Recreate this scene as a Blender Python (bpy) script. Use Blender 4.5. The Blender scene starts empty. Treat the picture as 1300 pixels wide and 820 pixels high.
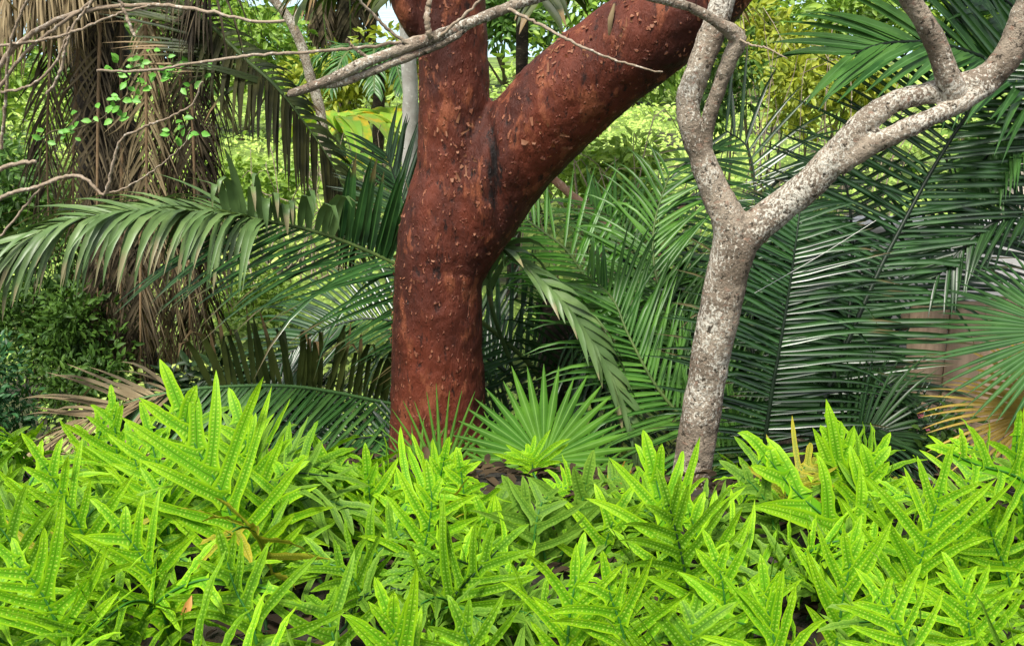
import bpy, math, random
import numpy as np
from mathutils import Vector, Matrix, noise as mnoise

# ------------------------------------------------------------------ camera, world, sun, exposure
C = bpy.data.collections.new('garden'); bpy.context.scene.collection.children.link(C)
S = bpy.context.scene
CAM = np.array([0.0, 0.0, 1.7]); PITCH = math.radians(16.5); F = 1394.0
cd = bpy.data.cameras.new('camera'); cam = bpy.data.objects.new('camera', cd); C.objects.link(cam)
cam.location = CAM; cam.rotation_euler = (math.radians(90) - PITCH, 0, 0)
cd.sensor_width = 36; cd.lens = 36 * F / 1300.0; cd.clip_start = 0.05; cd.clip_end = 9000
S.camera = cam
SUN_EL, SUN_AZ = math.radians(62), math.radians(205)      # azimuth clockwise from +Y: behind the camera, a little left
W = bpy.data.worlds.new('World'); S.world = W; W.use_nodes = True
nt = W.node_tree; bg = nt.nodes['Background']
sky = nt.nodes.new('ShaderNodeTexSky'); sky.sky_type = 'NISHITA'; sky.sun_disc = False
sky.sun_elevation = SUN_EL; sky.sun_rotation = SUN_AZ; sky.air_density = 1.0; sky.dust_density = 3.0
hs = nt.nodes.new('ShaderNodeHueSaturation'); hs.inputs['Saturation'].default_value = 0.45      # thin bright overcast
nt.links.new(sky.outputs[0], hs.inputs['Color']); nt.links.new(hs.outputs[0], bg.inputs[0]); bg.inputs[1].default_value = 0.055
sl = bpy.data.lights.new('sun', 'SUN'); sl.energy = 1.5; sl.angle = math.radians(12); sl.color = (1.0, 0.95, 0.86)
so = bpy.data.objects.new('sun', sl); C.objects.link(so)
sd = Vector((math.sin(SUN_AZ) * math.cos(SUN_EL), math.cos(SUN_AZ) * math.cos(SUN_EL), math.sin(SUN_EL)))
so.rotation_euler = sd.to_track_quat('Z', 'Y').to_euler(); so.location = (0, 0, 12)
S.view_settings.view_transform = 'Standard'; S.view_settings.look = 'None'
S.view_settings.exposure = 2.1; S.view_settings.gamma = 1.0
S.cycles.max_bounces = 6; S.cycles.transparent_max_bounces = 4; S.cycles.diffuse_bounces = 4

# ------------------------------------------------------------------ helpers
UP = np.array([0, 0, 1.0])
def nrm(v):
    v = np.asarray(v, float); return v / (np.linalg.norm(v, axis=-1, keepdims=True) + 1e-12)
_cp, _sp = math.cos(PITCH), math.sin(PITCH)
def at(px, py, Y):
    """point of the place seen at pixel (px,py) of the photograph, on the upright plane Y metres ahead"""
    a = (px - 650) / F; b = (410 - py) / F
    d = np.array([a, _cp + b * _sp, -_sp + b * _cp])
    return CAM + d * (Y / d[1])
def mpp(py, Y):
    return Y / (_cp + (410 - py) / F * _sp) / F
def sstep(a, b, x):
    t = np.clip((x - a) / (b - a), 0, 1); return t * t * (3 - 2 * t)

def ground_z(x, y):
    x = np.asarray(x, float); y = np.asarray(y, float)
    z = 0.40 - 1.15 * sstep(2.75, 4.5, y + 0.10 * np.sin(x * 1.7))
    z = z + 0.05 * np.sin(x * 0.9 + 1.0) * np.sin(y * 0.7) * sstep(4, 8, y) + 0.12 * np.sin(x * 0.31 + 2) * np.sin(y * 0.23 + 1) * sstep(8, 20, y)
    z = z - 4.2 * sstep(38, 120, y)
    return z

class MB:
    """collects quads with a colour attribute (random, along, across, length) and builds ONE mesh object"""
    def __init__(s): s.V = []; s.F = []; s.A = []; s.M = []; s.n = 0
    def add(s, V, F, A, mat=0):
        V = np.asarray(V, float).reshape(-1, 3); F = np.asarray(F, int).reshape(-1, 4)
        s.V.append(V); s.F.append(F + s.n); s.A.append(np.asarray(A, float).reshape(-1, 4)); s.M.append(np.full(len(F), mat, int)); s.n += len(V)
    def grid(s, G, A, mat=0):
        n, m = G.shape[:2]; i = np.arange(n * m).reshape(n, m)
        f = np.stack([i[:-1, :-1], i[:-1, 1:], i[1:, 1:], i[1:, :-1]], -1).reshape(-1, 4)
        s.add(G, f, A, mat)
    def box(s, lo, hi, rnd=0.5, mat=0):
        x0, y0, z0 = lo; x1, y1, z1 = hi
        v = [(x0,y0,z0),(x1,y0,z0),(x1,y1,z0),(x0,y1,z0),(x0,y0,z1),(x1,y0,z1),(x1,y1,z1),(x0,y1,z1)]
        f = [(0,3,2,1),(4,5,6,7),(0,1,5,4),(1,2,6,5),(2,3,7,6),(3,0,4,7)]
        s.add(v, f, [(rnd, 0, 0.5, 1)] * 8, mat)
    def tube(s, P, R, k=8, mat=0, rnd=0.5, rough=0.0, seed=0):
        P = np.asarray(P, float); n = len(P); R = np.broadcast_to(np.asarray(R, float), (n,))
        T = nrm(np.gradient(P, axis=0)); a = np.array([1.0, 0, 0]) if abs(T[0][0]) < 0.8 else np.array([0, 1.0, 0])
        U = np.zeros((n, 3)); u = a
        for i in range(n):
            u = u - T[i] * np.dot(u, T[i]); u = u / (np.linalg.norm(u) + 1e-9); U[i] = u
        Wd = np.cross(T, U); th = np.linspace(0, 2 * np.pi, k + 1)
        rr = R[:, None] * np.ones((1, k + 1))
        if rough:
            g = np.random.RandomState(seed).normal(0, rough, (n, k)); g = np.concatenate([g, g[:, :1]], 1); rr = rr * (1 + g)
        G = P[:, None] + rr[..., None] * (np.cos(th)[None, :, None] * U[:, None] + np.sin(th)[None, :, None] * Wd[:, None])
        A = np.zeros((n, k + 1, 4)); A[..., 0] = rnd; A[..., 1] = np.linspace(0, 1, n)[:, None]; A[..., 2] = 0.5; A[..., 3] = 1
        s.grid(G, A, mat)
        for e in (0, n - 1):                                    # close the ends
            c = P[e] + (T[e] if e else -T[e]) * R[e] * 0.35
            ring = G[e]; q = np.stack([ring, np.broadcast_to(c, ring.shape)], 0); s.grid(q if e else q[::-1], np.stack([A[e], A[e]]), mat)
    def mesh(s, name):
        V = np.concatenate(s.V); Fq = np.concatenate(s.F); A = np.concatenate(s.A); M = np.concatenate(s.M)
        me = bpy.data.meshes.new(name)
        me.vertices.add(len(V)); me.vertices.foreach_set('co', V.astype(np.float32).ravel())
        me.loops.add(len(Fq) * 4); me.loops.foreach_set('vertex_index', Fq.astype(np.int32).ravel())
        me.polygons.add(len(Fq)); me.polygons.foreach_set('loop_start', (np.arange(len(Fq)) * 4).astype(np.int32))
        me.polygons.foreach_set('material_index', M.astype(np.int32))
        me.update(calc_edges=True)
        me.polygons.foreach_set('use_smooth', np.ones(len(Fq), bool))
        at_ = me.attributes.new('Col', 'FLOAT_COLOR', 'POINT'); at_.data.foreach_set('color', A.astype(np.float32).ravel())
        return me
    def build(s, name, mats, parent=None, origin=None):
        me = s.mesh(name)
        for m in (mats if isinstance(mats, (list, tuple)) else [mats]): me.materials.append(m)
        return link(name, me, parent, origin)

def link(name, me, parent=None, origin=None):
    o = bpy.data.objects.new(name, me); C.objects.link(o)
    if parent is not None:
        o.parent = parent; off = Vector((0, 0, 0)); q = parent
        while q is not None: off += q.location; q = q.parent
        me.transform(Matrix.Translation(-off))
    elif origin is not None:
        me.transform(Matrix.Translation(-Vector(origin))); o.location = Vector(origin)
    return o
def tag(o, label=None, cat=None, group=None, kind=None):
    if label: o['label'] = label
    if cat: o['category'] = cat
    if group: o['group'] = group
    if kind: o['kind'] = kind
    return o
def thing(name, loc, label, cat, group=None):
    o = bpy.data.objects.new(name, None); C.objects.link(o); o.location = Vector(loc); o.empty_display_size = 0.1
    return tag(o, label, cat, group)

def rail(pts, M):
    """smooth curve through points, M samples evenly spaced"""
    P = np.asarray(pts, float)
    if len(P) == 2: return P[0] + (P[1] - P[0]) * np.linspace(0, 1, M)[:, None]
    Q = np.vstack([2 * P[0] - P[1], P, 2 * P[-1] - P[-2]]); out = []
    for i in range(1, len(Q) - 2):
        t = np.linspace(0, 1, 24, endpoint=False)[:, None]
        p0, p1, p2, p3 = Q[i - 1:i + 3]
        out.append(0.5 * (2 * p1 + (p2 - p0) * t + (2 * p0 - 5 * p1 + 4 * p2 - p3) * t**2 + (3 * p1 - p0 - 3 * p2 + p3) * t**3))
    out = np.vstack(out + [P[-1:]])
    d = np.r_[0, np.cumsum(np.linalg.norm(np.diff(out, axis=0), axis=1))]
    s = np.linspace(0, d[-1], M); return np.stack([np.interp(s, d, out[:, k]) for k in range(3)], 1)
def pr(pts, M):
    """rail through (px, py, Y) points"""
    return rail([at(*p) for p in pts], M)
def lerp(xs, M):
    return np.interp(np.linspace(0, 1, M), np.linspace(0, 1, len(xs)), xs)

# ------------------------------------------------------------------ materials
def nodes(name):
    m = bpy.data.materials.new(name); m.use_nodes = True; n = m.node_tree; n.nodes.clear()
    out = n.nodes.new('ShaderNodeOutputMaterial'); p = n.nodes.new('ShaderNodeBsdfPrincipled')
    n.links.new(p.outputs[0], out.inputs[0]); return m, n, p, out
def N(n, t, **kw):
    x = n.nodes.new(t)
    for k, v in kw.items(): setattr(x, k, v)
    return x
def val(n, x, sock):
    if isinstance(x, (int, float)): sock.default_value = x
    elif isinstance(x, tuple): sock.default_value = (*x, 1) if len(x) == 3 else x
    else: n.links.new(x, sock)
def math_(n, op, a, b=0.0, c=None):
    x = N(n, 'ShaderNodeMath', operation=op); val(n, a, x.inputs[0]); val(n, b, x.inputs[1])
    if c is not None: val(n, c, x.inputs[2])
    return x.outputs[0]
def mixc(n, f, a, b, mode='MIX'):
    x = N(n, 'ShaderNodeMix', data_type='RGBA', blend_type=mode); x.clamp_factor = True
    val(n, f, x.inputs[0]); val(n, a, x.inputs[6]); val(n, b, x.inputs[7]); return x.outputs[2]
def ramp(n, f, lo, hi):
    x = N(n, 'ShaderNodeMapRange', interpolation_type='SMOOTHSTEP'); val(n, f, x.inputs[0]); x.inputs[1].default_value = lo; x.inputs[2].default_value = hi
    return x.outputs[0]
def tex(n, kind, scale, coord=None, stretch=None, **kw):
    t = N(n, kind)
    if 'Scale' in t.inputs: t.inputs['Scale'].default_value = scale
    for k, v in kw.items(): t.inputs[k].default_value = v
    if coord is None: coord = N(n, 'ShaderNodeTexCoord').outputs['Object']
    if stretch:
        mp = N(n, 'ShaderNodeMapping'); mp.inputs['Scale'].default_value = stretch; n.links.new(coord, mp.inputs[0]); coord = mp.outputs[0]
    n.links.new(coord, t.inputs['Vector']); return t.outputs[0]
def bump(n, p, h, strength, dist):
    b = N(n, 'ShaderNodeBump'); b.inputs['Strength'].default_value = strength; b.inputs['Distance'].default_value = dist
    n.links.new(h, b.inputs['Height']); n.links.new(b.outputs[0], p.inputs['Normal']); return b
def attr(n):
    a = N(n, 'ShaderNodeAttribute', attribute_name='Col'); s = N(n, 'ShaderNodeSeparateColor'); n.links.new(a.outputs['Color'], s.inputs[0])
    return s.outputs[0], s.outputs[1], s.outputs[2], a.outputs['Alpha']

def leaf_mat(name, c1, c2, rough=0.45, trans=0.3, tip=None, tip0=0.8, vein=None, spec=0.4, blotch=None, tcol=None):
    """leaf blade: varies per leaf, paler midrib, optional dry tip; thin enough to let light through"""
    m, n, p, out = nodes(name); r, al, ac, ln = attr(n)
    col = mixc(n, r, c1, c2)
    nz = tex(n, 'ShaderNodeTexNoise', 7.0, Detail=3.0)
    col = mixc(n, ramp(n, nz, 0.35, 0.75), col, tuple(x * 0.6 for x in c1), 'MIX') if blotch is None else mixc(n, ramp(n, nz, 0.5, 0.68), col, blotch)
    if vein:
        d = math_(n, 'ABSOLUTE', math_(n, 'SUBTRACT', ac, 0.5)); col = mixc(n, math_(n, 'SUBTRACT', 1.0, ramp(n, d, 0.02, 0.09)), col, vein)
    if tip:
        t = math_(n, 'ADD', al, math_(n, 'MULTIPLY', math_(n, 'SUBTRACT', r, 0.5), 0.5)); col = mixc(n, ramp(n, t, tip0, tip0 + 0.12), col, tip)
    n.links.new(col, p.inputs['Base Color']); p.inputs['Roughness'].default_value = rough; p.inputs['Specular IOR Level'].default_value = spec
    if trans:
        tr = N(n, 'ShaderNodeBsdfTranslucent')
        tc = mixc(n, 1.0, col, tcol or (1.0, 1.0, 0.6), 'MULTIPLY'); n.links.new(tc, tr.inputs[0])
        mx = N(n, 'ShaderNodeMixShader'); mx.inputs[0].default_value = trans
        n.links.new(p.outputs[0], mx.inputs[1]); n.links.new(tr.outputs[0], mx.inputs[2]); n.links.new(mx.outputs[0], out.inputs[0])
    return m

def fern_mat(name, edge, mid, dot, trans=0.35):
    """wart fern lobe: yellower margin, greener middle, a row of pale raised spots each side of the midrib"""
    m, n, p, out = nodes(name); r, al, ac, ln = attr(n)
    d = math_(n, 'MULTIPLY', math_(n, 'ABSOLUTE', math_(n, 'SUBTRACT', ac, 0.5)), 2.0)       # 0 at midrib, 1 at margin
    e = mixc(n, r, edge, tuple(0.62 * a + 0.38 * b for a, b in zip(edge, mid)))
    col = mixc(n, ramp(n, d, 0.45, 0.95), mid, e)
    col = mixc(n, ramp(n, al, 0.35, 1.05), col, e)
    nz = tex(n, 'ShaderNodeTexNoise', 9.0, Detail=2.0); col = mixc(n, math_(n, 'MULTIPLY', ramp(n, nz, 0.45, 0.75), 0.55), col, mid)
    sm = math_(n, 'MULTIPLY', al, ln)                                                         # metres along the lobe
    f = math_(n, 'SUBTRACT', math_(n, 'FRACT', math_(n, 'DIVIDE', sm, 0.0085)), 0.5)
    dx = math_(n, 'MULTIPLY', f, 1.0); dy = math_(n, 'MULTIPLY', math_(n, 'SUBTRACT', d, 0.42), 1.15)
    rr = math_(n, 'SQRT', math_(n, 'ADD', math_(n, 'MULTIPLY', dx, dx), math_(n, 'MULTIPLY', dy, dy)))
    rr = math_(n, 'ADD', rr, math_(n, 'MULTIPLY', math_(n, 'SUBTRACT', tex(n, 'ShaderNodeTexNoise', 70.0, Detail=2.0), 0.5), 0.55))
    dots = math_(n, 'SUBTRACT', 1.0, ramp(n, rr, 0.12, 0.26))
    dots = math_(n, 'MULTIPLY', dots, math_(n, 'GREATER_THAN', r, 0.12))
    col = mixc(n, math_(n, 'MULTIPLY', dots, 0.6), col, dot)
    col = mixc(n, math_(n, 'SUBTRACT', 1.0, ramp(n, d, 0.03, 0.12)), col, tuple(x * 0.6 for x in mid))
    n.links.new(col, p.inputs['Base Color']); p.inputs['Roughness'].default_value = 0.5; p.inputs['Specular IOR Level'].default_value = 0.16
    bump(n, p, dots, 0.5, 0.002)
    tr = N(n, 'ShaderNodeBsdfTranslucent'); tc = mixc(n, 1.0, col, (1.0, 1.0, 0.45), 'MULTIPLY'); n.links.new(tc, tr.inputs[0])
    mx = N(n, 'ShaderNodeMixShader'); mx.inputs[0].default_value = trans
    n.links.new(p.outputs[0], mx.inputs[1]); n.links.new(tr.outputs[0], mx.inputs[2]); n.links.new(mx.outputs[0], out.inputs[0])
    return m

def bark_mat(name, c1, c2, spot, spot_scale, spot_lo, spot_hi, stretch=(1, 1, .35), rough=0.8, c3=None, bs=0.6, bd=0.01, spec=0.3):
    m, n, p, out = nodes(name)
    a = tex(n, 'ShaderNodeTexNoise', 5.0, stretch=stretch, Detail=6.0, Roughness=0.65)
    b = tex(n, 'ShaderNodeTexNoise', spot_scale, stretch=stretch, Detail=5.0, Roughness=0.6)
    c = tex(n, 'ShaderNodeTexNoise', spot_scale * 0.35, stretch=stretch, Detail=3.0)
    col = mixc(n, ramp(n, a, 0.36, 0.64), c1, c2)
    if c3: col = mixc(n, ramp(n, c, 0.55, 0.68), col, c3)
    col = mixc(n, ramp(n, b, spot_lo, spot_hi), col, spot)
    n.links.new(col, p.inputs['Base Color']); p.inputs['Roughness'].default_value = rough; p.inputs['Specular IOR Level'].default_value = spec
    h = math_(n, 'ADD', b, math_(n, 'MULTIPLY', a, 0.8)); bump(n, p, h, bs, bd)
    return m
def plain_mat(name, c1, c2, rough=0.8, scale=12.0, bs=0.3, bd=0.005, stretch=None, spec=0.3):
    m, n, p, out = nodes(name); a = tex(n, 'ShaderNodeTexNoise', scale, stretch=stretch, Detail=5.0, Roughness=0.6)
    r, al, ac, ln = attr(n)
    col = mixc(n, ramp(n, a, 0.3, 0.7), c1, c2); col = mixc(n, math_(n, 'MULTIPLY', r, 0.5), col, tuple(0.6 * x for x in c1))
    n.links.new(col, p.inputs['Base Color']); p.inputs['Roughness'].default_value = rough; p.inputs['Specular IOR Level'].default_value = spec
    bump(n, p, a, bs, bd); return m

M = {}
M['fern_lime'] = fern_mat('fern_lime', (0.335, 0.58, 0.012), (0.12, 0.34, 0.008), (0.46, 0.66, 0.07))
M['fern_mid'] = fern_mat('fern_mid', (0.21, 0.41, 0.010), (0.075, 0.21, 0.005), (0.30, 0.50, 0.06))
M['fern_dull'] = fern_mat('fern_dull', (0.19, 0.34, 0.035), (0.09, 0.21, 0.016), (0.22, 0.38, 0.045))
M['fern_old'] = fern_mat('fern_old', (0.42, 0.36, 0.03), (0.22, 0.26, 0.02), (0.45, 0.42, 0.08))
M['fern_rib'] = plain_mat('fern_rib', (0.02, 0.10, 0.012), (0.03, 0.14, 0.012), 0.5)
M['fern_rib_black'] = plain_mat('fern_rib_black', (0.006, 0.022, 0.006), (0.012, 0.05, 0.01), 0.45)
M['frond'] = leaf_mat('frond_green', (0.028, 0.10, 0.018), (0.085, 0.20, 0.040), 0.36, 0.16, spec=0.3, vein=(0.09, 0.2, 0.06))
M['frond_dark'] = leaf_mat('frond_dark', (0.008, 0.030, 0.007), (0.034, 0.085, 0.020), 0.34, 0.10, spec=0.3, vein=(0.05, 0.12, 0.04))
M['frond_mid'] = leaf_mat('frond_mid', (0.030, 0.115, 0.012), (0.11, 0.26, 0.035), 0.36, 0.22, vein=(0.12, 0.26, 0.05), spec=.3)
M['frond_gloss'] = leaf_mat('frond_gloss', (0.008, 0.036, 0.008), (0.034, 0.105, 0.022), 0.30, 0.12, vein=(0.05, 0.13, 0.03), spec=.6, tip=(0.10, 0.085, 0.03), tip0=.93)
M['frond_olive_brown'] = leaf_mat('frond_olive_brown', (0.018, 0.020, 0.006), (0.070, 0.070, 0.020), 0.6, 0.10, spec=0.12)  # dark olive-brown blades of the dead palm's arching frond
M['frond_bright'] = leaf_mat('frond_bright', (0.055, 0.20, 0.018), (0.10, 0.29, 0.030), 0.4, 0.28, vein=(0.16, 0.34, 0.06))
M['frond_grey'] = leaf_mat('frond_grey', (0.085, 0.16, 0.045), (0.15, 0.23, 0.075), 0.42, 0.14, tip=(0.22, 0.20, 0.10), tip0=0.85)
M['frond_olive'] = leaf_mat('frond_olive', (0.026, 0.045, 0.009), (0.085, 0.11, 0.024), 0.5, 0.18, spec=0.22, tip=(0.22, 0.15, 0.07), tip0=0.78)
M['frond_dry'] = leaf_mat('frond_dry', (0.026, 0.020, 0.011), (0.185, 0.145, 0.085), 0.7, 0.12, spec=0.2)
M['frond_straw'] = leaf_mat('frond_straw', (0.22, 0.165, 0.085), (0.36, 0.285, 0.16), 0.7, 0.15, spec=0.2)
M['fan'] = leaf_mat('fan_green', (0.045, 0.145, 0.012), (0.090, 0.22, 0.018), 0.55, 0.25, vein=(0.12, 0.25, 0.04), spec=.10)
M['fan_blue'] = leaf_mat('fan_blue_green', (0.022, 0.080, 0.018), (0.045, 0.115, 0.026), 0.5, 0.2, vein=(0.07, 0.17, 0.05), spec=.12)
M['fan_yellow'] = leaf_mat('fan_yellow', (0.34, 0.22, 0.015), (0.42, 0.30, 0.03), 0.5, 0.25)
M['rachis'] = plain_mat('rachis_green', (0.05, 0.09, 0.02), (0.10, 0.15, 0.035), 0.5)
M['rachis_dark'] = plain_mat('rachis_dark', (0.006, 0.014, 0.006), (0.012, 0.028, 0.010), 0.45)
M['rachis_tan'] = plain_mat('rachis_tan', (0.20, 0.13, 0.065), (0.30, 0.2, 0.11), 0.7)
def gumbo_mat():
    m, n, p, out = nodes('gumbo_bark')
    a = tex(n, 'ShaderNodeTexNoise', 3.2, stretch=(1, 1, .5), Detail=5.0, Roughness=0.6); b = tex(n, 'ShaderNodeTexNoise', 38, stretch=(1, 1, .32), Detail=6.0, Roughness=0.7)
    c = tex(n, 'ShaderNodeTexNoise', 58, stretch=(1, 1, .6), Detail=2.0); d = tex(n, 'ShaderNodeTexNoise', 13, stretch=(1, 1, .4), Detail=4.0, Roughness=0.65)
    col = mixc(n, ramp(n, a, 0.36, 0.62), (0.120, 0.026, 0.011), (0.045, 0.011, 0.006))
    col = mixc(n, ramp(n, d, 0.54, 0.66), col, (0.20, 0.060, 0.026))
    col = mixc(n, math_(n, 'SUBTRACT', 1.0, ramp(n, b, 0.34, 0.45)), col, (0.016, 0.006, 0.004))
    col = mixc(n, ramp(n, c, 0.64, 0.70), col, (0.25, 0.095, 0.05))
    vd = N(n, 'ShaderNodeVectorMath', operation='MULTIPLY_ADD'); n.links.new(N(n, 'ShaderNodeTexCoord').outputs['Object'], vd.inputs[0])     # crease shade painted black into the bark down the fork's seam
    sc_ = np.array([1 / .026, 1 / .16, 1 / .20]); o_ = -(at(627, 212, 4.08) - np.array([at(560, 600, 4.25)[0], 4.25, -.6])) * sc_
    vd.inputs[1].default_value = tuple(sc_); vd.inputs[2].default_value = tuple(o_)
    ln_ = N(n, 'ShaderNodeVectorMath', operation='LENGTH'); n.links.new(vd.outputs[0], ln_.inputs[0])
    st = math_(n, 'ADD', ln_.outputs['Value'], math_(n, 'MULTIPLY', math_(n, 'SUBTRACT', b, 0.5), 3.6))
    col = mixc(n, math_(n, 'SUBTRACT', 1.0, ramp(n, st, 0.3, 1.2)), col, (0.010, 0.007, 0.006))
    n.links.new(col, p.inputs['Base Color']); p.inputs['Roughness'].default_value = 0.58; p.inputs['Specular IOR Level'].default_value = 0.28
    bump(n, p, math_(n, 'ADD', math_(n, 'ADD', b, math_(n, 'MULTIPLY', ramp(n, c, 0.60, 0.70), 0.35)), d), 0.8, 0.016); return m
def grey_mat():
    m, n, p, out = nodes('grey_bark')
    a = tex(n, 'ShaderNodeTexNoise', 9, stretch=(1, 1, .7), Detail=5.0); b = tex(n, 'ShaderNodeTexNoise', 120, stretch=(1, 1, .7), Detail=5.0, Roughness=0.7); c = tex(n, 'ShaderNodeTexNoise', 46, Detail=4.0, Roughness=0.7)
    d = tex(n, 'ShaderNodeTexNoise', 34, stretch=(1, 1, 2.2), Detail=4.0)
    col = mixc(n, ramp(n, a, 0.38, 0.62), (0.32, 0.265, 0.20), (0.165, 0.13, 0.095))
    col = mixc(n, ramp(n, d, 0.58, 0.68), col, (0.26, 0.17, 0.12))
    col = mixc(n, ramp(n, math_(n, 'ADD', b, math_(n, 'MULTIPLY', math_(n, 'SUBTRACT', tex(n, 'ShaderNodeTexNoise', 5, Detail=3.0), 0.5), 0.7)), 0.525, 0.61), col, (0.54, 0.51, 0.43))
    col = mixc(n, math_(n, 'SUBTRACT', 1.0, ramp(n, c, 0.35, 0.44)), col, (0.050, 0.040, 0.028))
    n.links.new(col, p.inputs['Base Color']); p.inputs['Roughness'].default_value = 0.9; p.inputs['Specular IOR Level'].default_value = 0.2
    bump(n, p, math_(n, 'ADD', c, math_(n, 'MULTIPLY', b, 0.6)), 1.0, 0.014); return m
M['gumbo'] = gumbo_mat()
M['flake'] = leaf_mat('bark_flake', (0.36, 0.17, 0.09), (0.17, 0.05, 0.022), 0.6, 0.2, spec=0.3)
M['grey_bark'] = grey_mat()
M['twig'] = bark_mat('twig_bark', (0.30, 0.24, 0.175), (0.20, 0.15, 0.10), (0.42, 0.37, 0.30), 60, 0.55, 0.65, (1, 1, 1), 0.85)
M['stub'] = bark_mat('broken_stub', (0.42, 0.26, 0.16), (0.26, 0.13, 0.07), (0.5, 0.36, 0.24), 40, 0.55, 0.65, (1, 1, 1), 0.8)
M['palm_bark'] = bark_mat('palm_bark', (0.045, 0.034, 0.022), (0.012, 0.009, 0.006), (0.11, 0.085, 0.055), 25, 0.55, 0.68, (1, 1, 2.5), 0.9)
M['pale_bark'] = bark_mat('pale_bark', (0.45, 0.43, 0.40), (0.32, 0.30, 0.27), (0.55, 0.54, 0.5), 15, 0.55, 0.68, (1, 1, 1), 0.9)
M['shrub'] = leaf_mat('shrub_green', (0.030, 0.085, 0.014), (0.11, 0.21, 0.030), 0.5, 0.28, spec=.2)
M['shrub_dark'] = leaf_mat('shrub_shade', (0.008, 0.022, 0.006), (0.022, 0.055, 0.012), 0.5, 0.15, spec=0.25)  # near-black leaves carry the shade between fronds in their colour
M['shrub_blue'] = leaf_mat('shrub_blue', (0.026, 0.105, 0.030), (0.05, 0.165, 0.045), 0.5, 0.2)
M['shrub_light'] = leaf_mat('shrub_light', (0.16, 0.32, 0.035), (0.34, 0.47, 0.06), 0.5, 0.3)
M['shrub_mid'] = leaf_mat('shrub_mid', (0.060, 0.15, 0.025), (0.14, 0.26, 0.035), 0.5, 0.3)
M['shrub_yellow'] = leaf_mat('shrub_yellow', (0.24, 0.34, 0.03), (0.46, 0.44, 0.035), 0.5, 0.3)
M['banana'] = leaf_mat('broad_leaf', (0.15, 0.34, 0.03), (0.30, 0.44, 0.035), 0.4, 0.35, blotch=(0.55, 0.42, 0.025), vein=(0.35, 0.42, 0.08))
M['herb'] = leaf_mat('herb', (0.32, 0.54, 0.09), (0.58, 0.70, 0.17), 0.5, 0.3)
M['vine'] = leaf_mat('vine_leaf', (0.14, 0.42, 0.05), (0.22, 0.52, 0.08), 0.45, 0.3)
M['stem'] = plain_mat('stem', (0.08, 0.07, 0.035), (0.13, 0.11, 0.05), 0.8)
M['boards'] = plain_mat('weathered_boards', (0.36, 0.265, 0.18), (0.26, 0.185, 0.12), 0.85, 9.0, 0.4, 0.004, (6, 6, 0.5))
M['render'] = plain_mat('pale_post', (0.42, 0.38, 0.31), (0.34, 0.30, 0.24), 0.9, 10.0)
M['petal'] = leaf_mat('petal', (0.62, 0.14, 0.24), (0.70, 0.22, 0.32), 0.5, 0.3)
M['litter'] = leaf_mat('litter', (0.02, 0.014, 0.008), (0.08, 0.055, 0.028), 0.8, 0.05, spec=.15)
M['dead_leaf'] = leaf_mat('dead_leaf', (0.55, 0.26, 0.06), (0.60, 0.30, 0.08), 0.55, 0.3)
M['thread'] = plain_mat('thread', (0.5, 0.5, 0.45), (0.6, 0.6, 0.55), 0.4)

def ground_mat():
    m, n, p, out = nodes('soil_and_litter')
    a = tex(n, 'ShaderNodeTexNoise', 0.9, Detail=5.0); b = tex(n, 'ShaderNodeTexNoise', 14.0, Detail=6.0, Roughness=0.7)
    col = mixc(n, ramp(n, b, 0.35, 0.65), (0.010, 0.008, 0.005), (0.034, 0.027, 0.015))
    pos = N(n, 'ShaderNodeNewGeometry').outputs['Position']; sp = N(n, 'ShaderNodeSeparateXYZ'); n.links.new(pos, sp.inputs[0])
    g = math_(n, 'MULTIPLY', ramp(n, a, 0.35, 0.55), ramp(n, sp.outputs[1], 5.0, 9.0))
    col = mixc(n, g, col, mixc(n, b, (0.08, 0.16, 0.02), (0.20, 0.28, 0.045)))
    n.links.new(col, p.inputs['Base Color']); p.inputs['Roughness'].default_value = 0.95; bump(n, p, b, 0.8, 0.03); return m
def sea_mat():
    m, n, p, out = nodes('sea_water'); a = tex(n, 'ShaderNodeTexNoise', 0.06, stretch=(1, 4, 1), Detail=5.0)
    col = mixc(n, ramp(n, a, 0.52, 0.66), (0.34, 0.55, 0.62), (0.66, 0.74, 0.76)); n.links.new(col, p.inputs['Base Color'])
    p.inputs['Roughness'].default_value = 0.25; bump(n, p, a, 0.4, 0.5); return m
def white_mat():
    m, n, p, out = nodes('white_render'); a = tex(n, 'ShaderNodeTexNoise', 3.0, Detail=5.0); b = tex(n, 'ShaderNodeTexNoise', 60.0, Detail=3.0)
    col = mixc(n, ramp(n, a, 0.3, 0.75), (0.84, 0.83, 0.79), (0.70, 0.67, 0.62)); col = mixc(n, ramp(n, b, 0.55, 0.8), col, (0.5, 0.47, 0.42))
    n.links.new(col, p.inputs['Base Color']); p.inputs['Roughness'].default_value = 0.85; return m

M['white'] = white_mat()
# ------------------------------------------------------------------ ground, sea
xs = np.concatenate([-np.geomspace(3000, 9, 26), np.linspace(-8.5, 8.5, 100), np.geomspace(9, 3000, 26)])
ys = np.concatenate([np.linspace(-6, 10, 130), np.geomspace(10.3, 400, 70)])
GX, GY = np.meshgrid(xs, ys, indexing='ij')
rs = np.random.RandomState(1)
GZ = ground_z(GX, GY) + rs.normal(0, 0.008, GX.shape) * (GY < 12)
g = MB(); g.grid(np.stack([GX, GY, GZ], -1), np.full(GX.shape + (4,), 0.5))
tag(g.build('ground', ground_mat()), kind='structure')
g = MB(); q = np.array([[[-4000, 60, -3.0], [-4000, 8000, -3.0]], [[4000, 60, -3.0], [4000, 8000, -3.0]]], float); g.grid(q, np.full((2, 2, 4), 0.5))
tag(g.build('sea', sea_mat()), kind='structure')
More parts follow.
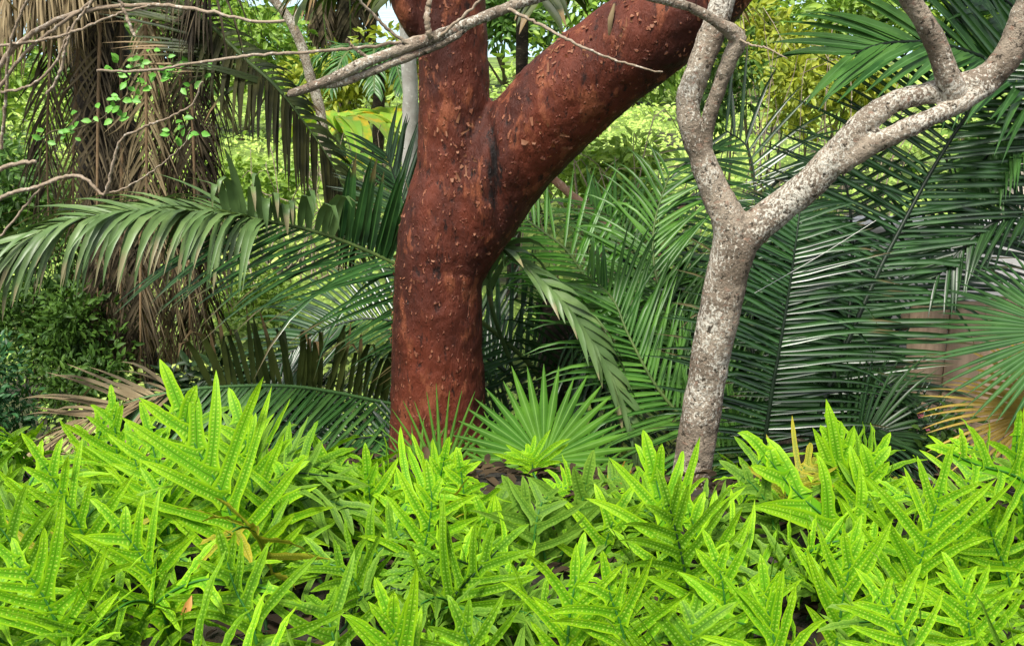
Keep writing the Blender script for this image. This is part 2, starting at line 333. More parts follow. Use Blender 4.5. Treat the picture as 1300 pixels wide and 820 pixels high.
# ------------------------------------------------------------------ builders of leaves
def leaves(mb, P, D, Nn, L, Wr=0.42, curl=0.25, rnd=None, mat=0):
    """many small pointed leaves, each folded along its midrib and drooping at the tip"""
    n = len(P); D = nrm(D); B = nrm(np.cross(D, Nn)); Nn = np.cross(B, D); L = np.broadcast_to(L, (n,))
    if rnd is None: rnd = np.random.RandomState(n).rand(n)
    t = np.array([0, 0.32, 0.68, 1.0]); w = np.array([0.06, 0.5, 0.42, 0.02]) * Wr * 2
    a = np.array([-1, 0, 1.0])
    G = P[:, None, None] + L[:, None, None, None] * (t[None, :, None, None] * D[:, None, None] + 0.5 * w[None, :, None, None] * a[None, None, :, None] * B[:, None, None]
        + (0.10 * np.abs(a)[None, None, :, None] * (w > .1)[None, :, None, None] - curl * (t**2)[None, :, None, None]) * Nn[:, None, None])
    A = np.zeros((n, 4, 3, 4)); A[..., 0] = rnd[:, None, None]; A[..., 1] = t[None, :, None]; A[..., 2] = (a * .5 + .5)[None, None]; A[..., 3] = L[:, None, None]
    i = np.arange(12).reshape(4, 3); f = np.stack([i[:-1, :-1], i[:-1, 1:], i[1:, 1:], i[1:, :-1]], -1).reshape(-1, 4)
    F_ = (f[None] + (np.arange(n) * 12)[:, None, None]).reshape(-1, 4)
    mb.add(G, F_, A, mat)

def frond(mb, P, Nh, Lf, n, aL=(65, 30), aR=None, droop=0.6, width=0.016, seed=0, start=0.08, rr=(0.012, 0.004), liftL=0.15, liftR=None, droopR=None, jit=1.0, mat=0, rmat=1, sides=(1, -1), gap=0.035, segs=6, fold=0.35, end=1.0, stiff=2.0):
    """feather palm leaf: a tapering rachis with a row of narrow leaflets along each side. Lf: leaflet length along the leaf (list)"""
    R = np.random.RandomState(seed); Mn = len(P); T = nrm(np.gradient(P, axis=0)); Nh = nrm(np.asarray(Nh, float))
    mb.tube(P, lerp(list(rr), Mn), 6, rmat, 0.4)
    aR = aR or aL; liftR = liftL if liftR is None else liftR; droopR = droop if droopR is None else droopR
    for sg, an, lf, dr in ((1, aL, liftL, droop), (-1, aR, liftR, droopR)):
        if sg not in sides: continue
        for j in range(n):
            if R.rand() < gap: continue
            u = (j + 0.5 + R.normal(0, .12)) / n; s = start + (end - start) * u; x = s * (Mn - 1); i = int(np.clip(x, 0, Mn - 2)); fx = x - i
            p = P[i] * (1 - fx) + P[i + 1] * fx; t = nrm(T[i] * (1 - fx) + T[i + 1] * fx)
            b = nrm(np.cross(t, Nh)); nn = np.cross(b, t)
            a = math.radians(an[0] + (an[1] - an[0]) * u + R.normal(0, 3.5) * jit)
            d = nrm(math.cos(a) * t + math.sin(a) * sg * b + (lf + R.normal(0, .05) * jit) * nn)
            L = np.interp(u, np.linspace(0, 1, len(Lf)), Lf) * (1 + R.normal(0, .07) * jit); dd = dr * (1 + R.normal(0, .35) * jit) + (R.uniform(.8, 2.6) if R.rand() < .09 else 0)
            ts = np.linspace(0, 1, segs + 1); dirs = nrm(d[None] + (dd * ts**stiff)[:, None] * np.array([0, 0, -1.0]))
            c = p + np.vstack([[0, 0, 0], np.cumsum((dirs[:-1] + dirs[1:]) * .5 * L / segs, axis=0)])
            wd = t[None] - (dirs @ t)[:, None] * dirs; wd = nrm(wd + 1e-6); nl = np.cross(wd, dirs)
            hw = width * .5 * np.interp(ts, [0, .12, .5, .8, 1], [.55, 1, .9, .5, .04]) * (1 + R.normal(0, .12))
            nl = nl * np.sign(nl @ nn)[:, None]
            G = np.stack([c - wd * hw[:, None] + nl * (fold * hw)[:, None], c, c + wd * hw[:, None] + nl * (fold * hw)[:, None]], 1)
            A = np.zeros((segs + 1, 3, 4)); A[..., 0] = R.rand(); A[..., 1] = ts[:, None]; A[..., 2] = [0, .5, 1]; A[..., 3] = L
            mb.grid(G, A, mat)

def fern_frond(mb, P, Nh, L, pairs, w, seed, mat=0, rmat=1, stipe=None, ang=(74, 36), wave=1.0, shape=None, lift=0.12, droop=0.35, term=0.9):
    """pinnatifid fern leaf: winged dark rachis with long wavy pointed lobes"""
    R = np.random.RandomState(seed); Mn = len(P); T = nrm(np.gradient(P, axis=0)); Nh = nrm(np.asarray(Nh, float))
    ts_ = np.linspace(0, 1, Mn); B = nrm(np.cross(T, np.broadcast_to(Nh, T.shape))); NN = np.cross(B, T)
    Q = P + NN * 0.0015
    if stipe is not None: Q = np.vstack([stipe[:-1], Q])
    mb.tube(Q, np.linspace(0.0042, 0.0014, len(Q)), 5, rmat, 0.3)
    hw = w * (0.85 - 0.40 * ts_); aa = np.array([-1, -.5, 0, .5, 1.0])
    G = P[:, None] + B[:, None] * (hw[:, None] * aa[None])[..., None] - NN[:, None] * 0.0012
    A = np.zeros((Mn, 5, 4)); A[..., 0] = 0.05; A[..., 1] = .1; A[..., 2] = aa * .25 + .5; A[..., 3] = .2
    mb.grid(G, A, mat)
    shape = shape or [(0, .55), (.18, .95), (.35, 1.0), (.6, .82), (.85, .5), (1, .32)]
    sx, sy = zip(*shape); nt_ = 10; t = np.linspace(0, 1, nt_)
    prof = np.interp(t, [0, .06, .16, .35, .6, .8, .93, 1], [1.9, 1.30, 1.02, 1.0, .90, .64, .32, .03])
    specs = []
    for k in range(pairs):
        for sg in (1, -1):
            u = (k + .5 + (.22 if sg > 0 else -.22) + R.normal(0, .05)) / pairs
            specs.append((0.04 + .92 * u, sg, u))
    specs.append((1.0, 0, 1.0))
    for s, sg, u in specs:
        s = min(max(s, 0), 1); x = s * (Mn - 1); i = int(min(x, Mn - 2)); fx = x - i
        p = P[i] * (1 - fx) + P[i + 1] * fx; tt, b, nn = T[i], B[i], NN[i]
        if sg == 0: d = tt; l = L * sy[-1] * term * 1.5
        else:
            a = math.radians(ang[0] + (ang[1] - ang[0]) * u + R.normal(0, 8)); l = L * np.interp(u, sx, sy) * (1 + R.normal(0, .14))
            d = nrm(math.cos(a) * tt + sg * math.sin(a) * b + (lift + R.normal(0, .08)) * nn)
        cu = R.normal(0.26, .30); dr = max(0.0, R.normal(droop, droop * .5))
        dirs = nrm(d[None] + (cu * t)[:, None] * tt + (dr * t**2)[:, None] * (-UP) - (R.normal(.10, .22) * t**2)[:, None] * nn)
        c = p + np.vstack([[0, 0, 0], np.cumsum((dirs[:-1] + dirs[1:]) * .5 * l / (nt_ - 1), axis=0)])
        wd = nrm(np.cross(np.broadcast_to(nn, dirs.shape), dirs)); nl = np.cross(dirs, wd)
        ph, fr = R.rand() * 6.28, R.uniform(5, 8); ww = w * .5 * prof * (1 + R.normal(0, .1)); tw = R.normal(0, .18)
        G = np.zeros((nt_, 5, 3)); A = np.zeros((nt_, 5, 4))
        for j, q in enumerate(aa):
            off = (0.20 * abs(q) + tw * q * t) * ww + wave * 0.0022 * abs(q) * np.sin(fr * 2 * np.pi * t * .55 + ph + (1.4 if q > 0 else 0)) * np.minimum(1, 4 * t)
            we = ww * (1 + 0.09 * wave * abs(q) * np.sin(fr * 6 * t + ph))
            G[:, j] = c + wd * (we * q)[:, None] + nl * off[:, None]
            A[:, j, 2] = q * .5 + .5
        A[..., 0] = R.uniform(.13, 1); A[..., 1] = t[:, None]; A[..., 3] = l
        mb.grid(G, A, mat)

def fan(mb, c, Nf, upv, R_, n, span, seed, mat=0, join=0.42, droop=0.25, wmul=1.0, jit=1.0):
    """fan palm leaf: pleated segments joined towards the centre, pointed and free outside"""
    rg = np.random.RandomState(seed); Nf = nrm(Nf); upv = nrm(np.asarray(upv) - Nf * np.dot(upv, Nf)); sd_ = np.cross(upv, Nf)
    dth = 2 * span / n
    for k in range(n):
        th = -span + dth * (k + .5) + rg.normal(0, .012) * jit
        d = math.cos(th) * upv + math.sin(th) * sd_; L = R_ * (1 - .18 * (abs(th) / span)**2) * (1 + rg.normal(0, .04) * jit)
        t = np.linspace(0.015, 1, 12); dr = droop * (1 + rg.normal(0, .4) * jit)
        hw = np.minimum(t * L * math.tan(dth / 2) * 1.02, join * L * math.tan(dth / 2) * 1.02 * np.clip((1 - t) / (1 - join), 0, 1)**.75 * wmul) + 0.0005
        dirs = nrm(d[None] + (dr * np.clip(t - .3, 0, 1)**1.5)[:, None] * (-UP) + (rg.normal(0, .05) * t)[:, None] * Nf)
        cc = c + np.vstack([dirs[0] * t[0] * L, np.cumsum(dirs[1:] * np.diff(t)[:, None] * L, axis=0) + dirs[0] * t[0] * L])
        wd = nrm(np.cross(dirs, np.broadcast_to(Nf, dirs.shape))); nl = np.cross(wd, dirs)
        G = np.stack([cc - wd * hw[:, None] - nl * (.55 * hw)[:, None], cc + nl * (.1 * hw)[:, None], cc + wd * hw[:, None] - nl * (.55 * hw)[:, None]], 1)
        A = np.zeros((12, 3, 4)); A[..., 0] = rg.rand(); A[..., 1] = t[:, None]; A[..., 2] = [0, .5, 1]; A[..., 3] = L
        mb.grid(G, A, mat)

def shell(mb, c, rad, n, L, seed, Wr=0.42, mat=0, clumps=14, fill=0.35, up=0.6):
    """foliage of a shrub: uneven clumps of leaves through the crown's volume"""
    R = np.random.RandomState(seed); rad = np.asarray(rad, float)
    cc = R.normal(0, 1, (clumps, 3)); cc = cc / np.linalg.norm(cc, axis=1, keepdims=True) * (R.rand(clumps, 1)**.45) * .8
    k = R.randint(0, clumps, n); o = R.normal(0, 1, (n, 3)); o = o / np.linalg.norm(o, axis=1, keepdims=True) * (R.rand(n, 1)**.5) * (fill + .12 * R.rand(clumps)[k])[:, None]
    P = (cc[k] + o) * rad + c
    D = nrm(o * rad + np.array([0, 0, .0]) + R.normal(0, .45, (n, 3)) * rad.mean() * fill); D[:, 2] -= .15
    Nn = nrm(R.normal(0, .6, (n, 3)) + UP * up + np.array([0, -.35, 0]))
    keep = P[:, 2] > ground_z(P[:, 0], P[:, 1]) + .02
    P, D, Nn = P[keep], D[keep], Nn[keep]; n = len(P)
    leaves(mb, P, D, Nn, L * R.uniform(.55, 1.25, n), Wr, .2, np.clip(.5 * R.rand(n) + .5 * R.rand(clumps)[k[keep]], 0, 1), mat)
    return cc * rad + c

def remeshed(name, mb, voxel, smooth, mats, parent, amp, freq, seed, extra=None):
    """fuse overlapping tubes into one continuous trunk, round the forks, roughen the bark"""
    me = mb.mesh(name); o = bpy.data.objects.new('tmp', me); C.objects.link(o)
    r = o.modifiers.new('r', 'REMESH'); r.mode = 'VOXEL'; r.voxel_size = voxel
    s = o.modifiers.new('s', 'SMOOTH'); s.factor = .5; s.iterations = smooth
    bpy.context.view_layer.update(); dg = bpy.context.evaluated_depsgraph_get()
    nm = bpy.data.meshes.new_from_object(o.evaluated_get(dg)); nm.name = name
    bpy.data.objects.remove(o)
    n = len(nm.vertices); co = np.zeros(n * 3); nm.vertices.foreach_get('co', co); co = co.reshape(-1, 3)
    no = np.zeros(n * 3); nm.vertices.foreach_get('normal', no); no = no.reshape(-1, 3)
    d = np.zeros(n)
    for i in range(n):
        v = Vector(co[i]); d[i] = mnoise.fractal(v * freq + Vector((seed, 0, 0)), .9, 2.1, 4) * amp + (mnoise.noise(v * freq * .25) * amp * 1.5)
        if extra: d[i] += extra(co[i])
    nm.vertices.foreach_set('co', (co + no * d[:, None]).ravel()); nm.polygons.foreach_set('use_smooth', np.ones(len(nm.polygons), bool)); nm.update()
    nm.materials.clear()
    for m in mats: nm.materials.append(m)
    return link(name, nm, parent), co, no

def limb(mb, pts, k=20, M_=None, sc=1.0):
    """limb through (px, py, Y, width in px)"""
    P = [at(a, b, y) for a, b, y, w in pts]; R = [w * .5 * sc * mpp(b, y) for a, b, y, w in pts]; M_ = M_ or 8 * len(pts)
    Q = rail(P, M_); d = np.r_[0, np.cumsum(np.linalg.norm(np.diff(np.array(P), axis=0), axis=1))]
    mb.tube(Q, np.interp(np.linspace(0, d[-1], M_), d, R), k, 0)

# ------------------------------------------------------------------ red barked tree
t = thing('gumbo_limbo_tree', (at(560, 600, 4.25)[0], 4.25, -.6), 'thick tree with peeling red brown bark forking into two heavy limbs', 'tree')
g = MB()
limb(g, [(560, 745, 4.25, 150), (560, 690, 4.25, 142), (560, 600, 4.25, 132), (557, 520, 4.25, 122), (555, 430, 4.25, 116), (556, 350, 4.25, 112), (565, 285, 4.25, 112), (577, 215, 4.25, 94), (578, 150, 4.25, 90), (577, 90, 4.25, 90), (572, 30, 4.25, 94), (566, -60, 4.24, 92), (560, -190, 4.2, 84), (556, -330, 4.15, 60)], 28, 110)
limb(g, [(553, 330, 4.25, 78), (556, 270, 4.27, 60), (566, 215, 4.28, 42), (573, 170, 4.28, 34)], 20, 30)      # shoulder on the left of the fork
limb(g, [(572, 330, 4.25, 98), (607, 266, 4.24, 108), (646, 202, 4.22, 120), (694, 148, 4.18, 126), (756, 92, 4.12, 126), (818, 44, 4.06, 124), (880, 0, 4.02, 120), (940, -70, 3.98, 108), (990, -190, 3.95, 84), (1010, -320, 3.9, 55)], 28, 100)
def crease(co):
    p = at(618, 215, 4.2); dx = co[0] - p[0]; 
    return -0.035 * math.exp(-((dx - .03 - .12 * (p[2] - co[2])) / .018)**2) * (1 - (abs(co[2] - p[2]) / .22)**2) if abs(co[2] - p[2]) < .22 else (-0.0045 * max(0, .5 + 2 * mnoise.noise(Vector(co) * 9)) * math.exp(-((co[2] - (at(556, 332, 4.25)[2] - .22 * (co[0] - at(556, 332, 4.25)[0]))) / .012)**2))
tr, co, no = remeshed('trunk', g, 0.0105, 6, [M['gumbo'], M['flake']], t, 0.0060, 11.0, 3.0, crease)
# curling flakes of papery bark belong to the trunk's own skin
R = np.random.RandomState(5); sel = R.choice(len(co), 3000, replace=False); fb = MB()
for i in sel:
    p, n_ = co[i], nrm(no[i])
    if p[2] < .35 or mnoise.noise(Vector(p) * 7) < .18: continue
    a = nrm(np.cross(n_, R.normal(0, 1, 3) * [1, 1, .35])); b = np.cross(n_, a); l, w = R.uniform(.005, .016) * (2.6 if R.rand() < .12 else 1), R.uniform(.0025, .009) * (1.6 if R.rand() < .15 else 1)
    u = np.linspace(0, 1, 4); G = np.stack([p + n_ * (.001 + .007 * R.uniform(.4, 1.3) * u**1.6)[:, None] + a * (l * u)[:, None] + b * (q * w * (1 - .5 * u) * R.uniform(.7, 1.2))[:, None] for q in (-1, .1, 1)], 1)
    A = np.zeros((4, 3, 4)); A[..., 0] = R.rand()**.7; A[..., 1] = .2; A[..., 2] = .5; A[..., 3] = .02; fb.grid(G, A, 0)
fm = fb.build('bark_flakes', M['flake'], t); tag(fm, kind='stuff')
g = MB(); limb(g, [(572, 72, 4.25, 40), (545, 48, 4.25, 40), (522, 18, 4.22, 38), (506, -20, 4.2, 36), (470, -90, 4.1, 30), (440, -200, 4.0, 16)], 16, 40)
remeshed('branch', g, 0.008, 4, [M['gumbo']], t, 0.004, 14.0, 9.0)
g = MB()      # two torn papery strips on the right limb
for pts in ([(724, 60, 4.02), (735, 72, 3.99), (742, 78, 3.98), (748, 90, 3.99)], [(780, 5, 3.95), (775, 25, 3.93), (774, 45, 3.93), (773, 58, 3.95)]):
    P = pr(pts, 10); w = lerp([.004, .010, .006, .002], 10)[:, None]
    G = np.stack([P - [[1, 0, .3]] * w, P + [[0, -.006, 0]], P + [[1, 0, .3]] * w], 1); A = np.zeros((10, 3, 4)); A[..., 0] = .0; A[..., 2] = .5; A[..., 1] = .1; g.grid(G, A)
g.build('bark_strip', M['frond_straw'], t)

g = MB()
for q, (c, rad, n) in enumerate([((-.5, 5.0, 3.25), (1.5, 1.0, .45), 3200), ((1.1, 5.2, 3.3), (1.3, 1.0, .45), 2800)]): shell(g, np.array(c), rad, n, .14, 300 + q, .5, 0, 16, .4)
g.build('crown', M['shrub_mid'], t)  # unseen foliage, added overhead to darken the middle ground
g = MB()
for a, b in (((-.28, 4.15, 2.5), (-.9, 4.8, 3.3)), ((-.28, 4.15, 2.55), (.1, 5.2, 3.4)), ((1.02, 3.9, 2.45), (1.2, 5.0, 3.4)), ((1.02, 3.9, 2.5), (1.8, 5.4, 3.3))):
    g.tube(rail([a, (np.array(a) + b) / 2 + [0, 0, .12], b], 16), lerp([.05, .015], 16), 8)
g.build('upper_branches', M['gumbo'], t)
# ------------------------------------------------------------------ pale grey tree in front of it
t = thing('grey_barked_tree', (at(875, 640, 3.4)[0], 3.4, 0), 'slim tree with pale mottled grey bark forking into crooked branches', 'tree')
g = MB()
limb(g, [(866, 730, 3.4, 64), (874, 640, 3.4, 57), (884, 560, 3.4, 54), (897, 480, 3.4, 55), (910, 410, 3.4, 58), (923, 350, 3.4, 57), (932, 310, 3.4, 64), (925, 280, 3.4, 50), (906, 240, 3.41, 40), (889, 195, 3.42, 37), (876, 158, 3.42, 37), (874, 128, 3.43, 38), (888, 85, 3.44, 38), (905, 40, 3.45, 36), (921, -10, 3.45, 34), (940, -90, 3.45, 28), (950, -200, 3.45, 16)], 18, 130, .89)
limb(g, [(928, 320, 3.4, 50), (955, 292, 3.4, 50), (990, 264, 3.4, 48), (1030, 232, 3.38, 46), (1068, 190, 3.36, 44), (1098, 156, 3.35, 38), (1130, 133, 3.35, 31), (1165, 122, 3.35, 31), (1200, 115, 3.35, 36), (1232, 108, 3.34, 42), (1262, 92, 3.33, 40), (1285, 62, 3.32, 38), (1302, 15, 3.31, 36), (1330, -60, 3.3, 32), (1350, -180, 3.25, 18)], 18, 130, .89)
limb(g, [(1065, 212, 3.35, 30), (1102, 188, 3.32, 28), (1143, 167, 3.30, 28), (1190, 146, 3.30, 25), (1232, 124, 3.31, 26), (1265, 100, 3.32, 24)], 14, 60, .95)
remeshed('trunk', g, 0.0068, 5, [M['grey_bark']], t, 0.0036, 20.0, 1.0)
def branch(pts, parent, vox=.005, mat='grey_bark', name='branch', amp=.0022):
    g = MB(); limb(g, pts, 12, None, .88); return remeshed(name, g, vox, 2, [M[mat]], parent, amp, 28.0, pts[0][0])[0]
branch([(1212, 122, 3.33, 44), (1202, 95, 3.31, 36), (1190, 60, 3.3, 33), (1172, 25, 3.28, 30), (1150, -10, 3.26, 28), (1120, -70, 3.2, 22), (1090, -160, 3.1, 12)], t, .006)
branch([(893, 195, 3.42, 24), (900, 150, 3.40, 22), (915, 105, 3.38, 22), (928, 72, 3.36, 24), (936, 48, 3.35, 28), (912, 30, 3.32, 17), (884, 13, 3.3, 15), (850, 2, 3.28, 15), (800, -10, 3.25, 15), (740, -16, 3.2, 15), (690, -6, 3.15, 16), (640, 12, 3.1, 17), (590, 32, 3.06, 18), (545, 50, 3.02, 18), (500, 66, 3.0, 17), (455, 84, 2.97, 16), (415, 103, 2.95, 15), (372, 118, 2.93, 12), (366, 120, 2.92, 7)], t, .0045)
branch([(600, 28, 3.07, 14), (575, 48, 3.04, 13), (540, 64, 3.02, 12), (500, 80, 3.0, 12), (460, 96, 2.98, 12), (428, 106, 2.96, 12), (404, 108, 2.95, 10)], t, .004)
def twig(pts, r0, r1, parent, mat='twig', name='twig', k=6, rnd=.5):
    g = MB(); P = pr(pts, 10 * len(pts)); P = P + np.random.RandomState(int(abs(pts[0][0])) % 999).normal(0, .0012, P.shape)
    g.tube(P, lerp([r0, r1], len(P)), k, 0, rnd, .10, 3); return g.build(name, M[mat], parent)
twig([(645, 12, 3.09), (690, 34, 3.06), (735, 58, 3.02), (780, 76, 3.0), (840, 93, 2.97)], .0052, .0022, t)
twig([(560, 42, 3.03), (480, 58, 3.0), (400, 66, 2.95), (330, 70, 2.9), (250, 80, 2.85), (190, 90, 2.8), (122, 90, 2.75)], .0052, .0035, t)
twig([(546, 48, 3.0), (542, 25, 3.0), (545, 0, 3.02), (552, -40, 3.05)], .0085, .006, t)
twig([(520, 58, 3.0), (490, 35, 2.98), (460, 5, 2.95), (430, -30, 2.9)], .0055, .003, t)
twig([(470, 75, 2.98), (450, 62, 2.97), (440, 50, 2.96)], .005, .0032, t)
twig([(560, 45, 3.0), (600, 10, 3.0), (640, -30, 3.0)], .0045, .003, t)
twig([(938, 50, 3.33), (955, 58, 3.3), (975, 62, 3.27), (1000, 75, 3.25)], .004, .0015, t)

g = MB()
for q, (c, rad, n) in enumerate([((2.0, 4.3, 3.0), (1.0, .7, .4), 2200)]): shell(g, np.array(c), rad, n, .12, 320 + q, .4, 0, 14, .4)
g.build('crown', M['shrub_mid'], t)  # out-of-view foliage added to shade the palms below
g = MB()
for b in ((2.1, 4.3, 2.9), (2.6, 4.8, 3.1), (3.2, 5.1, 3.1)):
    a = at(1350, -180, 3.25); g.tube(rail([a, (a + b) / 2 + [0, 0, .1], b], 16), lerp([.025, .008], 16), 7)
g.build('upper_branches', M['grey_bark'], t)
# ------------------------------------------------------------------ bare branches reaching in on the left
t = thing('bare_bush', (at(-60, 300, 3.2)[0], 3.2, 0.3), 'leafless bush with thin crooked pale twigs crossing the dead palm', 'bush')
def bare(pts, r0, r1): return twig(pts, r0, r1, t, name='branch')
bare([(-60, 480, 3.2), (-70, 320, 3.2), (-40, 180, 3.2), (0, 85, 3.15), (45, 40, 3.12), (110, 14, 3.1), (190, 7, 3.05), (260, 14, 3.0), (320, 27, 2.98), (361, 27, 2.96)], .012, .0038)
bare([(-50, 190, 3.18), (0, 110, 3.15), (40, 60, 3.12), (95, 18, 3.1), (160, -30, 3.05)], .006, .004)
bare([(-40, 300, 3.2), (0, 252, 3.15), (45, 238, 3.12), (85, 224, 3.1), (110, 228, 3.08), (133, 246, 3.06), (150, 185, 3.03), (175, 165, 3.0), (225, 145, 2.97), (246, 130, 2.95), (256, 104, 2.93)], .0072, .0025)
bare([(133, 246, 3.06), (160, 238, 3.05), (190, 220, 3.03), (230, 187, 3.0), (242, 165, 2.99)], .003, .0012)
bare([(-50, 250, 3.15), (0, 215, 3.12), (46, 204, 3.1)], .0095, .0055)
bare([(60, 120, 3.1), (75, 95, 3.08), (90, 40, 3.06), (115, 5, 3.05), (140, -30, 3.0)], .0045, .0032)
bare([(0, 118, 3.12), (40, 108, 3.1), (70, 80, 3.08), (88, 35, 3.06)], .0045, .003)
bare([(-10, 60, 3.15), (50, 52, 3.1), (90, 42, 3.06), (150, 18, 3.03), (190, 7, 3.0)], .0048, .003)
bare([(170, 46, 3.0), (160, 20, 3.0), (148, -10, 3.0)], .0045, .0035)
bare([(0, 190, 3.15), (8, 120, 3.13), (12, 60, 3.1), (30, 10, 3.08), (60, -30, 3.05)], .005, .0035)
bare([(0, 300, 3.17), (60, 232, 3.13), (95, 226, 3.1)], .0038, .003)

# ------------------------------------------------------------------ dead palm with hanging skirt, left
base = at(175, 600, 6.8); t = thing('dead_palm', (base[0], 6.8, -.75), 'palm wrapped in a hanging skirt of brown dead fronds on the left', 'palm')
g = MB(); x0 = base[0]
zz = np.linspace(-.8, 2.6, 70); ring = 1 + .10 * np.sin(zz * 46)
g.tube(np.stack([x0 + .03 * np.sin(zz), 6.8 + 0 * zz, zz - .05], 1), (.20 - .02 * zz) * ring, 18, 0, .5, .05, 2)
g.build('trunk', M['palm_bark'], t)
R = np.random.RandomState(11)
hang = [(100, 45, 420), (70, 10, 330), (128, 5, 470), (155, 20, 300), (155, 180, 520), (185, 40, 430), (205, 100, 500), (225, 10, 330), (240, 60, 420), (262, 30, 300), (215, 220, 470), (178, 250, 530), (255, 190, 440), (140, 280, 540), (235, 300, 460), (195, -20, 260)]
for k, (px, y0, y1) in enumerate(hang):
    Y = 6.8 - .32 - .18 * math.cos((px - 170) / 70.) - .05 * (k % 3); sx = (px - 172) * .10
    P = pr([(px - sx * 1.5, y0 - 40, Y + .15), (px, y0, Y), (px + sx, (y0 + y1) / 2, Y - .04), (px + sx * .6, y1, Y + .08)], 24)
    g = MB(); frond(g, P, (R.normal(0, .5), -1, .1), [.16, .34, .38, .30, .12], 58, (38, 20), droop=1.6, width=.013, seed=k, start=.02, rr=(.013, .004), jit=1.8, gap=.08, segs=5, fold=.2)
    g.build('dead_frond', [M['frond_dry'] if k % 5 else M['frond_straw'], M['rachis_tan']], t)
for k, (px, y0, L) in enumerate([(20, -20, .5), (60, -30, .45), (95, -10, .4), (-20, 0, .5), (0, 60, .45), (260, -10, .55)]):   # thatch of the upper crown, tips hanging down
    P = pr([(190, -60, 6.7), ((190 + px) / 2, y0 - 70, 6.4), (px + 10, y0 - 30, 6.15), (px - 20, y0 + 30, 6.05)], 20)
    g = MB(); frond(g, P, (0, -.3, 1), [.5 * L / .5, L * 1.1, L, .3], 56, (60, 35), droop=3.0, width=.014, seed=40 + k, start=.2, rr=(.014, .005), jit=2, gap=.05, stiff=1.2, fold=.2)
    g.build('dead_frond', [M['frond_straw'] if k < 5 else M['frond_dry'], M['rachis_tan']], t)
P = pr([(160, -50, 6.6), (215, -8, 6.35), (262, 28, 6.15), (312, 76, 6.0), (352, 112, 5.9), (395, 168, 5.85), (425, 215, 5.82), (442, 262, 5.8), (450, 320, 5.85)], 46)
g = MB(); frond(g, P[:28][::-1], (0.2, -.85, .4), [.45, .75, .85, .75, .5], 60, (28, 30), (34, 24), droop=.2, droopR=.3, width=.022, seed=61, start=.02, rr=(.011, .016), liftL=.12, sides=(-1,), stiff=1.5)
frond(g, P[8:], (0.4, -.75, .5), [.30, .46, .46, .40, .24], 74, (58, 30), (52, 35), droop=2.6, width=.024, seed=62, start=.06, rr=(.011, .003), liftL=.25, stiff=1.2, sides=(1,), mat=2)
frond(g, P[10:], (0.4, -.75, .5), [.20, .26, .26, .2], 40, (58, 30), (62, 40), droopR=2.0, width=.026, seed=63, start=.06, rr=(.011, .003), liftR=.35, stiff=1.4, sides=(-1,))
tag(g.build('frond', [M['frond_olive'], M['rachis'], M['frond_olive_brown']], t), 'olive green frond arching down to the right')
# creeper with small fresh leaves over the skirt
t2 = thing('creeper', (at(150, 250, 6.05)[0], 6.05, 0), 'slender creeper with small fresh green leaves on the dead palm', 'creeper')
g = MB(); pts = [(55, 180, 6.0), (95, 165, 6.0), (130, 150, 5.98), (150, 130, 5.98), (172, 110, 5.97), (165, 90, 5.97), (200, 82, 5.96), (232, 98, 5.95), (265, 96, 5.94)]
P = pr([(40, 420, 6.3), (48, 300, 6.2)] + pts, 80); g.tube(P, .004, 5, 0, .5); g.build('stem', M['stem'], t2)
g = MB(); R = np.random.RandomState(3); L_ = []
for a in pts + [(145, 75, 5.96), (190, 70, 5.96), (160, 150, 5.97), (225, 160, 5.9), (220, 172, 5.9), (248, 165, 5.9), (142, 140, 5.96), (80, 172, 6.0), (180, 115, 5.96), (218, 88, 5.95), (205, 95, 5.95), (92, 155, 6.0), (185, 118, 5.95), (152, 122, 5.95)]:
    for q in range(4): L_.append(at(a[0] + R.normal(0, 9), a[1] + R.normal(0, 8), a[2] - .02))
L_ = np.array(L_); n = len(L_); leaves(g, L_, np.stack([R.normal(0, 1, n), R.normal(-.3, .3, n), R.normal(.1, .4, n)], 1), np.stack([R.normal(0, .3, n), -np.ones(n), R.uniform(.3, 1, n)], 1), R.uniform(.034, .058, n), .62, .1)
g.build('foliage', M['vine'], t2)
# ------------------------------------------------------------------ feather palm behind the red trunk
cz = at(705, 540, 4.9); t = thing('young_palm', (cz[0], 4.9, -.75), 'low palm whose fronds spread left and right behind the red trunk', 'palm')
g = MB(); g.tube(rail([(cz[0], 4.9, -.85), (cz[0] + .02, 4.92, -.1), (cz[0], 4.9, .40)], 16), lerp([.13, .12, .09], 16), 12, 0, .5, .08, 4); g.build('trunk', M['palm_bark'], t)
def palm_leaf(pts, parent, mats, M_=44, label=None, name='frond', **kw):
    g = MB(); frond(g, pr(pts, M_), kw.pop('Nh', (0, -.6, .8)), **kw)
    return tag(g.build(name, [M[m] for m in mats], parent), label)
# the long arching leaf: out from the crown, behind the trunk, over and down to the far left
P = pr([(702, 520, 4.85), (676, 467, 4.75), (612, 409, 4.68), (550, 362, 4.62), (497, 333, 4.58), (440, 308, 4.54), (384, 290, 4.48), (310, 276, 4.4), (250, 270, 4.32), (170, 270, 4.22), (95, 282, 4.12), (40, 308, 4.05), (5, 338, 4.0)], 70)
g = MB()
frond(g, P[:46], (0, -.62, .78), [.45, .64, .74, .74, .68], 56, (72, 38), (58, 40), droop=.3, droopR=.35, width=.016, fold=.6, seed=3, start=.06, rr=(.013, .008), liftR=.05, sides=(-1,), mat=0)
frond(g, P[22:36], (0, -1, .12), [.38, .42, .40, .34], 15, (84, 72), droop=.25, width=.040, seed=4, start=.0, rr=(.009, .008), liftL=.10, sides=(1,), mat=0, stiff=4)
frond(g, P[35:48], (0, -1, .12), [.30, .30, .28], 14, (80, 66), droop=3.2, width=.036, seed=44, start=.0, rr=(.009, .008), liftL=.25, sides=(1,), mat=2, stiff=2.2)
